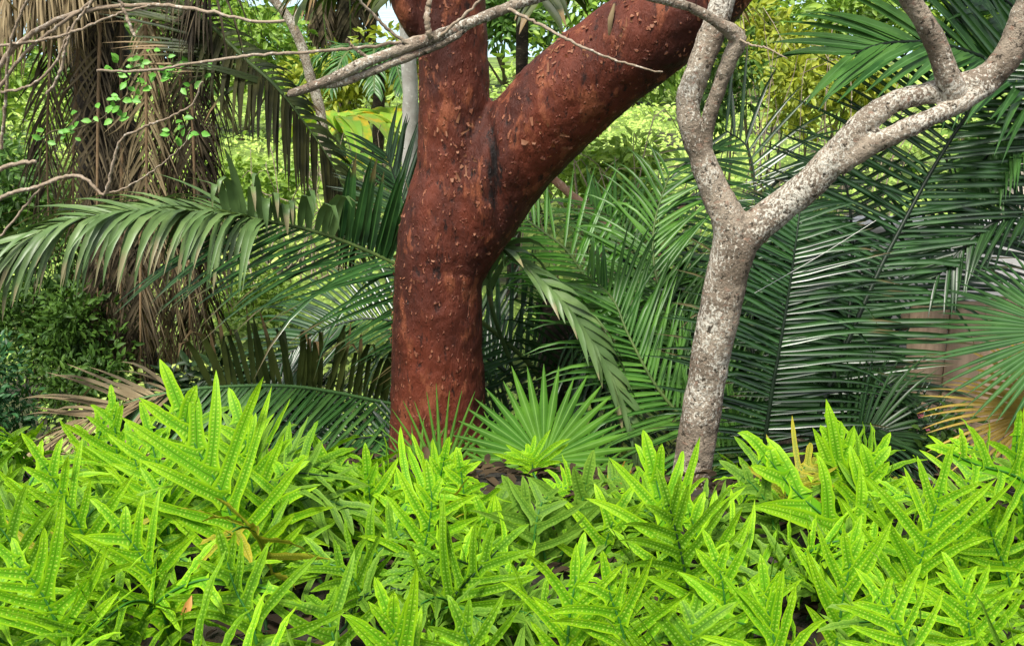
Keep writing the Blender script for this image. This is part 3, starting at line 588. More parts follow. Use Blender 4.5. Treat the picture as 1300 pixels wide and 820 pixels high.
frond(g, P[:26], (0, -.6, .8), [.50, .55, .5], 24, (60, 50), (62, 55), droop=.3, width=.022, seed=5, start=.15, rr=(.012, .011), sides=(1,), mat=0)
frond(g, P[42:], (0, -.1, 1), [.46, .46, .42, .40, .36], 84, (50, 10), (55, 14), droop=1.5, droopR=2.6, width=.024, seed=6, start=.0, rr=(.008, .003), liftL=.25, liftR=.35, mat=2, rmat=1, stiff=1.3)
tag(g.build('frond', [M['frond_gloss'], M['rachis'], M['frond_grey']], t), 'long frond arching left with its pale tip hanging down')
# the lower leaf with upright, tip-broken leaflets
P = pr([(706, 545, 4.85), (640, 535, 4.75), (560, 522, 4.66), (495, 512, 4.6), (420, 497, 4.5), (366, 490, 4.42), (300, 490, 4.35), (230, 496, 4.28), (160, 512, 4.2), (100, 540, 4.12), (60, 575, 4.08)], 60)
g = MB()
frond(g, P[16:43], (0, -1, .15), [.30, .34, .35, .35, .32], 40, (86, 74), droop=3.4, width=.027, seed=13, start=.0, rr=(.010, .008), liftL=.10, sides=(1,), mat=0, jit=1.7, stiff=6)
frond(g, P[10:50], (0, -.7, .7), [.4, .5, .55, .5, .4], 70, (62, 38), (60, 42), droopR=.5, width=.018, seed=14, start=.0, rr=(.010, .007), sides=(-1,), mat=1, liftR=.0)
frond(g, P[44:], (0, -.4, .9), [.40, .42, .36, .3, .2], 30, (60, 20), (50, 18), droop=.9, droopR=.4, width=.016, seed=15, start=.0, rr=(.007, .002), mat=3, rmat=2, jit=2.2, liftL=.1, liftR=.25)
tag(g.build('frond', [M['frond_olive'], M['frond'], M['rachis'], M['frond_straw']], t), 'low frond with upright folded leaflets and a straw coloured tip')
palm_leaf([(712, 520, 4.9), (745, 450, 4.85), (752, 380, 4.85), (725, 325, 4.9), (690, 295, 4.95), (640, 262, 5.05), (590, 245, 5.15)], t, ['frond_bright', 'rachis'], n=40, Lf=[.34, .48, .5, .46, .34, .2], aL=(70, 34), droop=.35, fold=.6, width=.018, seed=21, start=.12)
palm_leaf([(715, 520, 4.95), (770, 450, 5.1), (800, 390, 5.25), (812, 340, 5.4), (790, 290, 5.6), (750, 260, 5.8)], t, ['frond_bright', 'rachis'], n=38, Lf=[.34, .5, .5, .42, .3], aL=(66, 34), droop=.5, fold=.6, width=.018, seed=22, start=.15, Nh=(-.2, -.6, .8))
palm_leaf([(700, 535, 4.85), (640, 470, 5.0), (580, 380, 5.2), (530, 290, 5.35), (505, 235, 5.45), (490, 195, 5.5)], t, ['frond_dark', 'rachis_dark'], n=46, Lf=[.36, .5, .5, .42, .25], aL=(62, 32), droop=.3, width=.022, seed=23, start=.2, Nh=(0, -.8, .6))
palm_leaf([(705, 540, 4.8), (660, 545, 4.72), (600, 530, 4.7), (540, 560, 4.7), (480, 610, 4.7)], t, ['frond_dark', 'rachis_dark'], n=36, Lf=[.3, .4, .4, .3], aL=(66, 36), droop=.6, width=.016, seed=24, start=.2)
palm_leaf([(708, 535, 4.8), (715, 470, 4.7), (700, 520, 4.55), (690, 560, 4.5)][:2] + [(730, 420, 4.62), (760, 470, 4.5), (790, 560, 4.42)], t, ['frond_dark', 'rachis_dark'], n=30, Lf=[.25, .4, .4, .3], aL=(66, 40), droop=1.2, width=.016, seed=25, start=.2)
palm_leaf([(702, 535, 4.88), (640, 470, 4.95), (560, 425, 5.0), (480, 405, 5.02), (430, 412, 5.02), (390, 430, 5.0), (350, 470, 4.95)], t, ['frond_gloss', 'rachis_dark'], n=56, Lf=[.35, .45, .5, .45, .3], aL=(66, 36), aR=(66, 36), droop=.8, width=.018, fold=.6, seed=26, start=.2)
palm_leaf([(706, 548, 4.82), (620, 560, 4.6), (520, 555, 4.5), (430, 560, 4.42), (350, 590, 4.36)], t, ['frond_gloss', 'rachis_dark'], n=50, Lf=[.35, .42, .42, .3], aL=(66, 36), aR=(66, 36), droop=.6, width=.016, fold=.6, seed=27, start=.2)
# fading strap-like leaf drooping on the right of the trunk
g = MB(); P = pr([(655, 480, 4.75), (622, 380, 4.5), (628, 316, 4.38), (655, 330, 4.3), (690, 360, 4.22), (720, 390, 4.18), (750, 432, 4.14), (778, 482, 4.1), (797, 530, 4.06), (812, 590, 4.03)], 50)
frond(g, P[14:], (.5, -.7, .6), [.24, .26, .26, .26, .2], 20, (24, 16), (30, 20), droop=1.0, droopR=1.6, width=.034, seed=31, start=.0, rr=(.011, .004), mat=0)
g.tube(P[:15], .010, 6, 1); tag(g.build('frond', [M['frond_grey'], M['frond_grey']], t), 'faded grey green frond drooping beside the trunk')

# ------------------------------------------------------------------ big palm on the right
cz = at(1005, 620, 4.1); t = thing('feather_palm', (cz[0], 4.15, -.6), 'large palm with long dark combed fronds filling the right side', 'palm')
g = MB(); g.tube(rail([(cz[0], 4.15, -.75), (cz[0], 4.15, -.3), (cz[0] + .02, 4.13, -.02)], 16), lerp([.16, .15, .10], 16), 12, 0, .5, .08, 4); g.build('trunk', M['palm_bark'], t)
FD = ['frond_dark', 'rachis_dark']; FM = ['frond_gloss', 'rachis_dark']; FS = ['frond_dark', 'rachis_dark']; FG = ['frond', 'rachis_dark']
palm_leaf([(1022, 600, 4.1), (1030, 558, 4.1), (1042, 520, 4.12), (1076, 434, 4.2), (1113, 350, 4.3), (1139, 298, 4.36), (1190, 205, 4.46), (1247, 122, 4.5), (1330, 40, 4.45)], t, FM, 60, 'longest frond, leaning right behind the grey branch', n=74, Lf=[.36, .52, .62, .64, .6, .5], aL=(66, 48), aR=(108, 78), droop=.16, droopR=.22, fold=.7, width=.020, seed=51, start=.06, Nh=(-.1, -.95, .25), rr=(.013, .006), liftL=.05)
palm_leaf([(985, 620, 4.05), (972, 570, 4.05), (978, 510, 4.08), (990, 440, 4.12), (1000, 380, 4.16), (1010, 310, 4.2), (1016, 262, 4.26)], t, FM, 50, n=60, Lf=[.38, .48, .50, .46, .36, .2], aL=(84, 62), aR=(84, 62), droop=.35, fold=.7, width=.018, seed=52, start=.05, Nh=(0, -.97, .2), rr=(.012, .004), liftL=.05)
palm_leaf([(1000, 620, 4.1), (930, 540, 4.3), (870, 450, 4.5), (835, 360, 4.7), (830, 290, 4.9), (850, 220, 5.1)], t, ['frond_mid', 'rachis'], 50, n=46, Lf=[.34, .48, .5, .46, .36, .25], aL=(60, 40), aR=(64, 40), droop=.5, fold=.6, width=.018, seed=54, start=.1, Nh=(0, -.8, .5))
palm_leaf([(1000, 625, 4.1), (900, 560, 4.1), (840, 500, 4.15), (800, 430, 4.25), (778, 380, 4.35), (745, 350, 4.5)], t, ['frond_mid', 'rachis'], 50, n=46, Lf=[.34, .46, .48, .42, .28], aL=(58, 34), aR=(70, 40), droop=.5, fold=.6, width=.017, seed=55, start=.1, Nh=(0, -.7, .7))
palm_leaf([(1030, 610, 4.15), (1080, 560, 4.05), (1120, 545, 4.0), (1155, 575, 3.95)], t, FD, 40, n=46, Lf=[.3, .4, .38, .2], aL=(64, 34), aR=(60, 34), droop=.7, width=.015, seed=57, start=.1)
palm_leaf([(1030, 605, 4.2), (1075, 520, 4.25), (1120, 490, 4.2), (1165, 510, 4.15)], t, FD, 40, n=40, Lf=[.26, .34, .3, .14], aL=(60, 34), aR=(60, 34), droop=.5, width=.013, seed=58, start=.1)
palm_leaf([(1010, 615, 4.2), (960, 480, 4.6), (955, 350, 4.95), (960, 260, 5.2), (950, 190, 5.35), (920, 165, 5.4)], t, FM, 46, n=44, Lf=[.4, .55, .6, .55, .4], aL=(80, 56), aR=(96, 70), droop=.35, width=.020, seed=59, start=.15, Nh=(0, -.9, .4))

palm_leaf([(1015, 620, 4.2), (1050, 520, 4.35), (1075, 420, 4.55), (1082, 320, 4.75), (1075, 240, 4.9), (1055, 190, 5.0)], t, FM, 50, n=44, Lf=[.4, .52, .58, .58, .5, .4], aL=(84, 66), aR=(92, 74), droop=.2, width=.020, fold=.6, seed=53, start=.12, Nh=(-.05, -.97, .25), rr=(.013, .005), liftL=.03)
palm_leaf([(1025, 610, 4.2), (1060, 560, 4.3), (1110, 470, 4.5), (1165, 380, 4.75), (1230, 310, 4.95), (1300, 270, 5.1)], t, FM, 46, n=56, Lf=[.4, .52, .55, .5, .3], aL=(62, 44), aR=(88, 66), droop=.3, width=.020, fold=.6, seed=60, start=.15, Nh=(0, -.9, .4))
palm_leaf([(1020, 615, 4.2), (1085, 590, 4.15), (1150, 560, 4.1), (1200, 560, 4.08), (1235, 600, 4.05)], t, FM, 40, n=36, Lf=[.26, .32, .28, .16], aL=(64, 34), aR=(60, 34), droop=.6, width=.015, fold=.6, seed=64, start=.1)
# second palm beyond the right edge, its broad leaflets reaching over the top right
cz = at(1420, 500, 4.9); t = thing('arching_palm', (cz[0], 4.9, -.75), 'palm whose broad leaflets reach in above the forked grey branch', 'palm')
g = MB(); g.tube(rail([(cz[0], 4.9, -.85), (cz[0], 4.9, .3), (cz[0] - .05, 4.9, 1.1)], 16), lerp([.16, .15, .10], 16), 12, 0, .5, .08, 4); g.build('trunk', M['palm_bark'], t)
palm_leaf([(1400, 220, 4.9), (1340, 130, 4.7), (1270, 85, 4.55), (1200, 58, 4.45), (1130, 55, 4.4), (1080, 70, 4.36)], t, FG, 46, n=36, Lf=[.5, .62, .6, .5, .36], aL=(50, 20), aR=(54, 24), droop=.35, width=.036, seed=71, start=.15, rr=(.020, .006), Nh=(0, -.7, .7), liftL=.1)
palm_leaf([(1400, 200, 4.9), (1330, 60, 4.9), (1262, -10, 4.85), (1190, -60, 4.8)], t, FG, 40, n=36, Lf=[.5, .6, .55, .4], aL=(60, 34), aR=(60, 34), droop=.7, width=.032, seed=72, start=.1, rr=(.018, .006), Nh=(0, -.7, .7))
palm_leaf([(1400, 240, 4.9), (1350, 180, 4.75), (1310, 165, 4.65), (1270, 180, 4.58), (1230, 230, 4.52)], t, FG, 40, n=40, Lf=[.3, .4, .4, .24], aL=(60, 34), aR=(60, 34), droop=.5, width=.022, seed=73, start=.1, rr=(.016, .005))
palm_leaf([(1400, 260, 4.9), (1370, 300, 4.5), (1310, 270, 4.4), (1250, 290, 4.35), (1190, 350, 4.3)], t, FD, 40, n=40, Lf=[.3, .36, .34, .2], aL=(60, 30), aR=(60, 30), droop=.4, width=.018, seed=74, start=.1, rr=(.016, .005))

# ------------------------------------------------------------------ fan palms
def fan_palm(name, label, base, leaves_, cat='palm', group=None):
    t = thing(name, (base[0], base[1], float(ground_z(base[0], base[1])) - .02), label, cat, group)
    for (px, py, Y, Rp, n, span, Nf, upv, seed, mat, kw) in leaves_:
        c = at(px, py, Y); g = MB()
        fan(g, c, np.array(Nf, float), np.array(upv, float), Rp * mpp(py, Y), n, math.radians(span), seed, 0, **kw)
        g.tube(rail([(base[0], base[1], float(ground_z(*base)) - .02), (np.array([base[0], base[1], 0]) * .5 + c * .5) * [1, 1, 0] + [0, .02, c[2] * .55], c], 16), .006, 6, 1)
        tag(g.build('fan_leaf', [M[mat], M['rachis']], t), 'yellowed dying fan leaf' if mat == 'fan_yellow' else None)
    return t
b = at(690, 660, 3.3)
fan_palm('fan_palm', 'small fan palm opening one round pleated leaf at the red trunk\'s foot', (b[0], 3.45), [
    (690, 584, 3.22, 126, 25, 112, (-.05, -.76, .65), (0, .5, 1), 1, 'fan', dict(droop=.12, join=.52, wmul=1.1)),
    (652, 606, 3.32, 112, 24, 100, (-.3, -.6, .7), (-.5, .5, 1), 2, 'fan', dict(droop=.25)),
    (740, 622, 3.4, 110, 22, 100, (.4, -.5, .8), (.7, .4, .8), 4, 'fan', dict(droop=.3)),
    (775, 628, 3.1, 92, 16, 70, (.3, -.3, .9), (.9, .1, .6), 5, 'fan_yellow', dict(droop=.5))])
b = at(545, 660, 3.5)
fan_palm('fan_palm', 'spiky fan palm with narrow upright blades in front of the red trunk', (b[0], 3.55), [
    (560, 612, 3.4, 120, 20, 76, (-.05, -.9, .45), (0, .3, 1), 7, 'fan', dict(droop=.12, join=.3)),
    (528, 622, 3.45, 100, 18, 90, (-.4, -.6, .7), (-.7, .4, .8), 8, 'fan', dict(droop=.3, join=.3))])
b = at(1340, 640, 3.5)
fan_palm('fan_palm', 'fan palm at the fence with one blue green leaf and yellow leaves below', (b[0], 3.6), [
    (1352, 420, 3.5, 166, 34, 88, (-.30, -.62, .72), (-1, -.1, -.1), 11, 'fan_blue', dict(droop=.25, join=.5)),
    (1322, 520, 3.55, 150, 18, 55, (-.2, -.6, .8), (-1, -.2, -.1), 12, 'fan_yellow', dict(droop=.5, wmul=.8)),
    (1345, 505, 3.7, 120, 16, 80, (0, -.6, .8), (-.8, 0, .6), 13, 'fan_yellow', dict(droop=.4))])
# ------------------------------------------------------------------ fence and post, right
f0 = at(1150, 500, 4.42)
t = thing('board_fence', (2.3, 4.45, -.7), 'low weathered fence of upright tan boards behind the fan palm', 'fence')
R = np.random.RandomState(8); x = f0[0]
g = MB(); k = 0
while x < 4.6:
    w = R.uniform(.13, .17); h = .47 + R.normal(0, .008); y = 4.45 + R.normal(0, .004)
    g.box((x, y, -.76), (x + w - .006, y + .022, h), R.rand()); x += w
g.build('board_panel', M['boards'], t)
g = MB(); g.box((f0[0] - .02, 4.48, .10), (4.6, 4.52, .17)); g.box((f0[0] - .02, 4.48, .34), (4.6, 4.52, .41)); g.build('rail', M['boards'], t)
p = at(1284, 360, 7.2)
g = MB(); g.box((p[0] - .10, 7.1, -.85), (p[0] + .10, 7.3, .58), .2); g.box((p[0] - .125, 7.075, .58), (p[0] + .125, 7.325, .64), .1); g.box((p[0] - .12, 7.08, -.85), (p[0] + .12, 7.32, -.65), .3)
tag(g.build('gate_post', M['render'], None, (p[0], 7.2, -.75)), 'square pale stone post behind the white wall at the right edge', 'post')

a = at(1010, 400, 6.0); R = np.random.RandomState(9)
g = MB(); g.box((a[0], 6.0, -.85), (4.6, 6.18, .44), .1); t = thing('garden_wall', (a[0], 6.0, -.75), 'low white rendered wall glimpsed between the dark fronds', 'wall'); g.build('wall_body', M['white'], t)
g = MB(); g.box((a[0] - .03, 5.97, .44), (4.62, 6.21, .50), .2); g.build('coping', M['white'], t)
# ------------------------------------------------------------------ shrubs
def shrub(name, label, px, py, Y, rad, n, L, mat, seed, cat='shrub', group=None, Wr=.42, clumps=14, stems=5, fill=.35, mat2=None):
    c = at(px, py, Y); gz = float(ground_z(c[0], c[1])); t = thing(name, (c[0], c[1], gz), label, cat, group)
    g = MB(); cc = shell(g, c, rad, n, L, seed, Wr, 0, clumps, fill)
    g.build('foliage', M[mat], t)
    g = MB(); R = np.random.RandomState(seed)
    for q in cc[:stems]:
        b = np.array([c[0] + R.normal(0, .06), c[1] + R.normal(0, .06), gz - .02]); m = (b + q) / 2 + R.normal(0, .05, 3)
        g.tube(rail([b, m, q], 12), lerp([.012, .003], 12) * max(1, Y / 9), 5, 0, .5)
    g.build('stem', M['stem'], t)
    return t
# beside the dead palm
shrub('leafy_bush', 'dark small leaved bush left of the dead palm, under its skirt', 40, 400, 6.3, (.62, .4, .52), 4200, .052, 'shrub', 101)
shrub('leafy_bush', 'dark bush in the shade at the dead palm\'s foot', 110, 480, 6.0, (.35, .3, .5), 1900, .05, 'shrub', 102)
shrub('leafy_bush', 'blue green bush with small leaves at the left edge', -15, 500, 5.4, (.30, .3, .38), 1900, .045, 'shrub_blue', 103)
shrub('leafy_bush', 'pale green bush above the dark one at the left edge', 5, 250, 8.0, (.7, .5, .5), 1700, .09, 'shrub_mid', 104)
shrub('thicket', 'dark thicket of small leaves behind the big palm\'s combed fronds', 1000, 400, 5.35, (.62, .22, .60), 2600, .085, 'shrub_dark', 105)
shrub('thicket', 'small leaved thicket added as dark shade between the red and grey trunks', 800, 420, 5.7, (.60, .22, .50), 2400, .085, 'shrub_dark', 106)
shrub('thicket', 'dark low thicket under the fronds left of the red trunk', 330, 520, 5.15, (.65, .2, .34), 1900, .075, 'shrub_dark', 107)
# behind, over the clearing
B = [('yellow green bush beside the sea gap, left of the red trunk', 455, 95, 17, (1.3, .8, .7), 1800, .17, 'shrub_yellow'),
     ('bright bush on the clearing between the dead palm and red trunk', 300, 60, 20, (1.8, 1, .9), 2000, .18, 'shrub_light'),
     ('wide bush behind the dead palm\'s skirt', 130, 60, 19, (2.2, 1, 1.0), 2200, .18, 'shrub_mid'),
     ('light bush behind the thatch at the top left corner', -20, 120, 15, (1.6, 1, 1.1), 2000, .15, 'shrub_light'),
     ('low bush on the clearing beside the dark hanging frond', 290, 240, 10.5, (.9, .7, .32), 1800, .10, 'shrub_light'),
     ('low weedy bush showing under the arching frond tip', 330, 375, 8.0, (.5, .4, .30), 1700, .055, 'shrub_light'),
     ('bush with pale leaves right behind the red fork', 690, 200, 12, (1.0, .7, .5), 1600, .12, 'shrub_light'),
     ('dark round bush between the red limb and grey trunk', 820, 290, 8.2, (.55, .4, .34), 1500, .06, 'shrub'),
     ('weedy bush under the red limb with twigs through it', 770, 215, 10, (.9, .6, .4), 1600, .10, 'shrub_light'),
     ('dark small leaved bush beside the grey fork, upper branch', 925, 115, 8.6, (.30, .3, .45), 900, .07, 'shrub_mid'),
     ('yellow green bush above the dark one, right of grey fork', 985, 60, 12, (.8, .6, .62), 1900, .12, 'shrub_yellow'),
     ('yellowish bush behind the broad palm leaflets', 1040, 110, 11, (.8, .6, .5), 1700, .11, 'shrub_yellow'),
     ('light bush at the top between two grey branches', 1085, 20, 15, (1.2, .8, .6), 1700, .15, 'shrub_light'),
     ('bright bush behind the branch at the upper right corner', 1240, 30, 14, (1.5, .8, .8), 2000, .15, 'shrub_light'),
     ('dull bush far right beyond the white wall', 1290, 190, 11, (1.2, .7, .6), 1700, .12, 'shrub_mid'),
     ('tall far bush right of the sea gap', 640, 10, 30, (2.6, 1.4, 1.5), 2200, .30, 'shrub_mid'),
     ('far bush rising behind the heavy red limb', 790, 40, 26, (2.6, 1.4, 1.6), 2200, .26, 'shrub_light'),
     ('far bush behind the grey fork', 935, 10, 28, (2.6, 1.4, 1.5), 2000, .28, 'shrub_mid'),
     ('far bush left of the sea gap', 240, 15, 30, (2.4, 1.4, 1.2), 2000, .3, 'shrub_mid')]
for k, (lab, px, py, Y, rad, n, L, m) in enumerate(B):
    shrub('bush', lab, px, py, Y, rad, n, L, m, 200 + k, group='bushes across the clearing')
shrub('flowering_bush', 'thin bush with pink flowers against the board fence', 1190, 560, 4.0, (.22, .15, .16), 160, .045, 'shrub', 150, stems=6)
t = [o for o in C.objects if o.name.startswith('flowering_bush')][0]
for (px, py, Y) in ((1168, 526, 4.0), (1178, 542, 4.02), (1210, 600, 3.9)):
    c = at(px, py, Y); n = 6; a = np.arange(n) * 2 * np.pi / n; g = MB()
    leaves(g, np.tile(c, (n, 1)), np.stack([np.cos(a), -.35 + 0 * a, np.sin(a)], 1), np.tile([0, -1.0, .2], (n, 1)), .017, .8, -.2); g.build('flower', M['petal'], t)
# broad leaved plants with yellow blotches
for k, (lab, px, py, Y, L, n) in enumerate([('broad leaved plant with yellow blotched leaves left of the red trunk', 430, 170, 13, .75, 9), ('broad leaved plant leaning on the pale trunk, some leaves yellow', 495, 165, 14, .8, 10), ('yellowing broad leaved plant low beside the pale trunk', 465, 215, 11.5, .45, 7)]):
    c = at(px, py, Y); gz = float(ground_z(c[0], c[1])); t = thing('broad_leaved_plant', (c[0], c[1], gz), lab, 'plant', 'broad leaved plants'); R = np.random.RandomState(k + 5)
    g = MB(); g.tube(rail([(c[0], c[1], gz - .03), (c[0] + .05, c[1], (gz + c[2]) / 2), c], 10), .05, 7); g.build('stem', M['rachis'], t)
    for q in range(n):
        az = q * 2.4 + R.rand(); P = rail([c, c + np.array([math.cos(az) * .3, math.sin(az) * .3, .28]) * L, c + np.array([math.cos(az) * .8, math.sin(az) * .8, .15]) * L, c + np.array([math.cos(az) * 1.1, math.sin(az) * 1.1, -.25]) * L], 12)
        T = np.gradient(P, axis=0); b = nrm(np.cross(T, UP)); w = .19 * L * np.interp(np.linspace(0, 1, 12), [0, .15, .5, .85, 1], [.05, .6, 1, .6, .02])[:, None]
        g = MB(); G = np.stack([P - b * w + UP * w * .25, P, P + b * w + UP * w * .25], 1); A = np.zeros((12, 3, 4)); A[..., 0] = R.rand(); A[..., 1] = np.linspace(0, 1, 12)[:, None]; A[..., 2] = [0, .5, 1]; g.grid(G, A); g.build('leaf', M['banana'], t)
# far palms and slim trunks
def far_palm(label, px, Y, ztop, n, L, mat, skirt=0, r=.10, seed=0, tm='palm_bark'):
    c = at(px, 100, Y); x = c[0]; gz = float(ground_z(x, Y)); t = thing('far_palm', (x, Y, gz), label, 'palm'); R = np.random.RandomState(seed)
    g = MB(); zz = np.linspace(gz - .1, ztop, 24); g.tube(np.stack([x + .05 * np.sin(zz), Y + 0 * zz, zz], 1), r, 10, 0, .5, .05, seed); g.build('trunk', M[tm], t)
    for q in range(n + skirt):
        dead = q >= n; az = q * 2.4; d = np.array([math.cos(az), math.sin(az), 0]); c0 = np.array([x, Y, ztop])
        P = rail([c0, c0 + d * .35 * L + UP * (.05 if dead else .35) * L, c0 + d * (.4 if dead else .8) * L + UP * (-.4 if dead else .25) * L, c0 + d * (.35 if dead else 1.15) * L + UP * (-1.0 if dead else -.2) * L], 20)
        g = MB(); frond(g, P, (0, 0, 1) if not dead else d, [.2 * L, .4 * L, .4 * L, .2 * L], 26, (60, 30), droop=1.0 if not dead else 2, width=.045 * L, seed=seed * 50 + q, rr=(.03, .01), segs=3)
        g.build('dead_frond' if dead else 'frond', [M['frond_dry' if dead else mat], M['rachis']], t)
far_palm('far palm with a hanging brown skirt of dead fronds right of the sea gap', 437, 20, 2.1, 5, 1.3, 'frond_olive', 10, .12, 1)
far_palm('small far green palm left of the sea gap', 368, 24, .95, 11, 1.4, 'frond_bright', 0, .10, 2)
far_palm('far palm with upright stiff fronds beside the pale trunk', 478, 15, .75, 12, .9, 'frond', 0, .08, 3)
far_palm('grey trunked palm with olive fronds hanging behind the fork', 655, 9, 2.0, 13, 1.5, 'frond_olive', 0, .05, 4)
g = MB(); P = pr([(520, 215, 11), (521, 130, 11), (518, 60, 11), (514, -20, 11), (512, -120, 11)], 30); P[0][2] = -.95; g.tube(P, lerp([.085, .078, .07, .06], 30), 12, 0, .5, .03, 5)
t = thing('pale_trunked_palm', (P[0][0], 11, 0), 'smooth pale grey trunk standing just left of the red trunk', 'palm'); g.build('trunk', M['pale_bark'], t)
for q in range(7):
    az = q * .9; d = np.array([math.cos(az), math.sin(az), 0]); c0 = P[-1]
    g = MB(); frond(g, rail([c0, c0 + d * .5 + UP * .5, c0 + d * 1.2 + UP * .4, c0 + d * 1.6], 16), (0, 0, 1), [.2, .5, .5, .2], 26, (60, 30), droop=1, width=.04, seed=900 + q, rr=(.03, .01), segs=3); g.build('frond', [M['frond'], M['rachis']], t)
t = thing('slim_tree', (at(405, 130, 12)[0], 12, 0), 'slim leaning tree with a bare pale trunk beside the sea gap', 'tree')
g = MB(); P = pr([(420, 260, 12), (408, 150, 12), (394, 98, 12), (383, 60, 12), (365, 22, 12), (338, -10, 12), (300, -60, 12)], 40); P[0][2] = -.95; g.tube(P, lerp([.07, .055, .05, .04], 40), 9, 0, .5, .06, 4); g.build('trunk', M['grey_bark'], t)
g = MB(); g.tube(pr([(383, 60, 12), (372, 30, 12), (388, 0, 12), (410, -40, 12)], 16), lerp([.03, .015], 16), 6, 0); g.build('branch', M['grey_bark'], t)
# broken orange-brown stems
for lab, pts in (('upright broken stem with pale peeled wood between the trunks', [(832, 370, 6.6), (838, 335, 6.6), (850, 290, 6.55), (862, 268, 6.5), (878, 254, 6.5)]), ('fallen brown stem slanting down right of the red trunk', [(700, 225, 6.6), (742, 262, 6.5), (768, 285, 6.45), (790, 308, 6.4), (815, 350, 6.4)])):
    g = MB(); P = pr(pts, 24); g.tube(P, lerp([.026, .024, .02], 24), 9, 0, .5, .10, 3)
    tag(g.build('broken_stem', M['stub'], None, P[0]), lab, 'stem', 'broken stems')
# tangle of dry stems in the clearing
for k, (lab, px, py, Y, n, sp) in enumerate([('tangle of dry twigs on the clearing left of the red trunk', 470, 235, 9.5, 26, .5), ('tangle of dry twigs under the red limb', 775, 240, 8.8, 24, .45), ('bare brown twigs standing among the yellow bushes', 1020, 90, 10, 16, .5), ('dry twigs on the clearing below the dark hanging frond', 335, 250, 9.5, 14, .4)]):
    c = at(px, py, Y); gz = float(ground_z(c[0], c[1])); t = thing('dry_brush', (c[0], c[1], gz), lab, 'brush'); R = np.random.RandomState(70 + k); g = MB()
    for q in range(n):
        a = np.array([c[0] + R.normal(0, sp), c[1] + R.normal(0, .3), gz]); b = a + np.array([R.normal(0, .35), R.normal(0, .2), max(.15, c[2] - gz + R.normal(.15, .2))]); m = (a + b) / 2 + R.normal(0, .10, 3)
        g.tube(rail([a, m, b, b + R.normal(0, .18, 3)], 14), lerp([.008, .003], 14), 5, 0, R.rand())
    g.build('twigs', M['twig'], t)
g = MB(); g.tube(pr([(958, 372, 3.42), (1035, 328, 3.7), (1112, 280, 4.0)], 12), .0012, 4); tag(g.build('spider_thread', M['thread'], None, at(958, 372, 3.42)), 'thin pale thread strung from the grey trunk to the palm frond', 'thread')

# ------------------------------------------------------------------ ground cover
R = np.random.RandomState(77); g = MB(); n = 70000
Yc = 4.6 + 34 * R.rand(n)**1.7; Xc = (R.rand(n) * 2 - 1) * (Yc * .60 + .5)
dens = np.array([mnoise.noise(Vector((x * .8, y * .5, 0))) for x, y in zip(Xc, Yc)])
keep = (dens > -.35) & (Yc > 0); Xc, Yc, dens = Xc[keep], Yc[keep], dens[keep]; n = len(Xc)
hh = R.rand(n) * (.10 + .30 * np.clip(dens + .45, 0, 1)) + .02
P = np.stack([Xc, Yc, ground_z(Xc, Yc) + hh], 1); L = (.022 + .0038 * Yc) * R.uniform(.6, 1.3, n)
D = np.stack([R.normal(0, 1, n), R.normal(-.2, 1, n), R.normal(.05, .5, n)], 1); Nn = np.stack([R.normal(0, .4, n), R.normal(-.35, .4, n), np.ones(n)], 1)
leaves(g, P, D, Nn, L, .55, .2, np.clip(.35 + dens + .45 * R.rand(n), 0, 1))
o = tag(g.build('ground_cover', M['herb']), kind='stuff'); tag(o, 'low leafy weeds covering the clearing', 'weeds')
R = np.random.RandomState(78); g = MB(); n = 17000; Xc = R.uniform(-3.0, 3.6, n); Yc = R.uniform(.9, 5.6, n)     # brown litter under the palms
keep = (Yc > 0); Xc, Yc = Xc[keep], Yc[keep]; n = len(Xc)
leaves(g, np.stack([Xc, Yc, ground_z(Xc, Yc) + .012 + .03 * R.rand(n)], 1), R.normal(0, 1, (n, 3)) * [1, 1, .15], np.tile([0, 0, 1.0], (n, 1)) + R.normal(0, .3, (n, 3)), R.uniform(.03, .08, n), .35, .1)
o = tag(g.build('leaf_litter', M['litter']), kind='stuff'); tag(o, 'dry brown leaf litter on the soil under the palms', 'litter')
# ------------------------------------------------------------------ bank of wart ferns in front
ferns = []   # x, y, filler fronds, height, label
ROW = [(-.86, 1.62, 12, .36, 'wart fern in the lower left corner with drooping side lobes'),
       (-.42, 1.55, 11, .30, 'wart fern at the bottom edge with a small orange dead leaf on it'),
       (-.08, 1.50, 11, .26, 'wart fern at the bottom edge with rounded finger-like lobes'),
       (.32, 1.58, 12, .30, 'wart fern at the bottom edge below the grey trunk'),
       (.78, 1.62, 12, .34, 'wart fern in the lower right corner with crowded lobes'),
       (-1.10, 2.05, 12, .36, 'wart fern at the left edge in front of the blue green bush'),
       (-.60, 2.10, 12, .34, 'tall wart fern with the highest broad fronds, below the dead palm'),
       (-.12, 2.05, 12, .24, 'wart fern with a black ribbed frond below the red trunk'),
       (.40, 2.10, 12, .25, 'wart fern with a dark green ribbed frond below the grey trunk'),
       (.86, 2.10, 12, .24, 'wart fern with a tall symmetrical frond right of the grey trunk'),
       (-1.32, 2.62, 10, .26, 'wart fern half hidden at the far left, behind the others'),
       (-.78, 2.58, 10, .28, 'narrow fronded wart fern behind the tall one on the left'),
       (-.28, 2.55, 7, .15, 'yellow green wart fern in front of the red trunk'),
       (.16, 2.50, 4, .10, 'dull green wart fern with broad blunt lobes below the fan palm'),
       (.72, 2.55, 9, .20, 'wart fern with sword-like upright lobes right behind the grey trunk\'s foot'),
       (1.24, 2.50, 10, .18, 'wart fern at the right edge in front of the board fence')]
HERO = {k: [] for k in range(len(ROW))}
def H(k, pts, Y0, Y1, L, pairs, w=17, mat='fern_lime', rib='fern_rib', **kw): HERO[k].append((pts, Y0, Y1, L, pairs, w, mat, rib, kw))
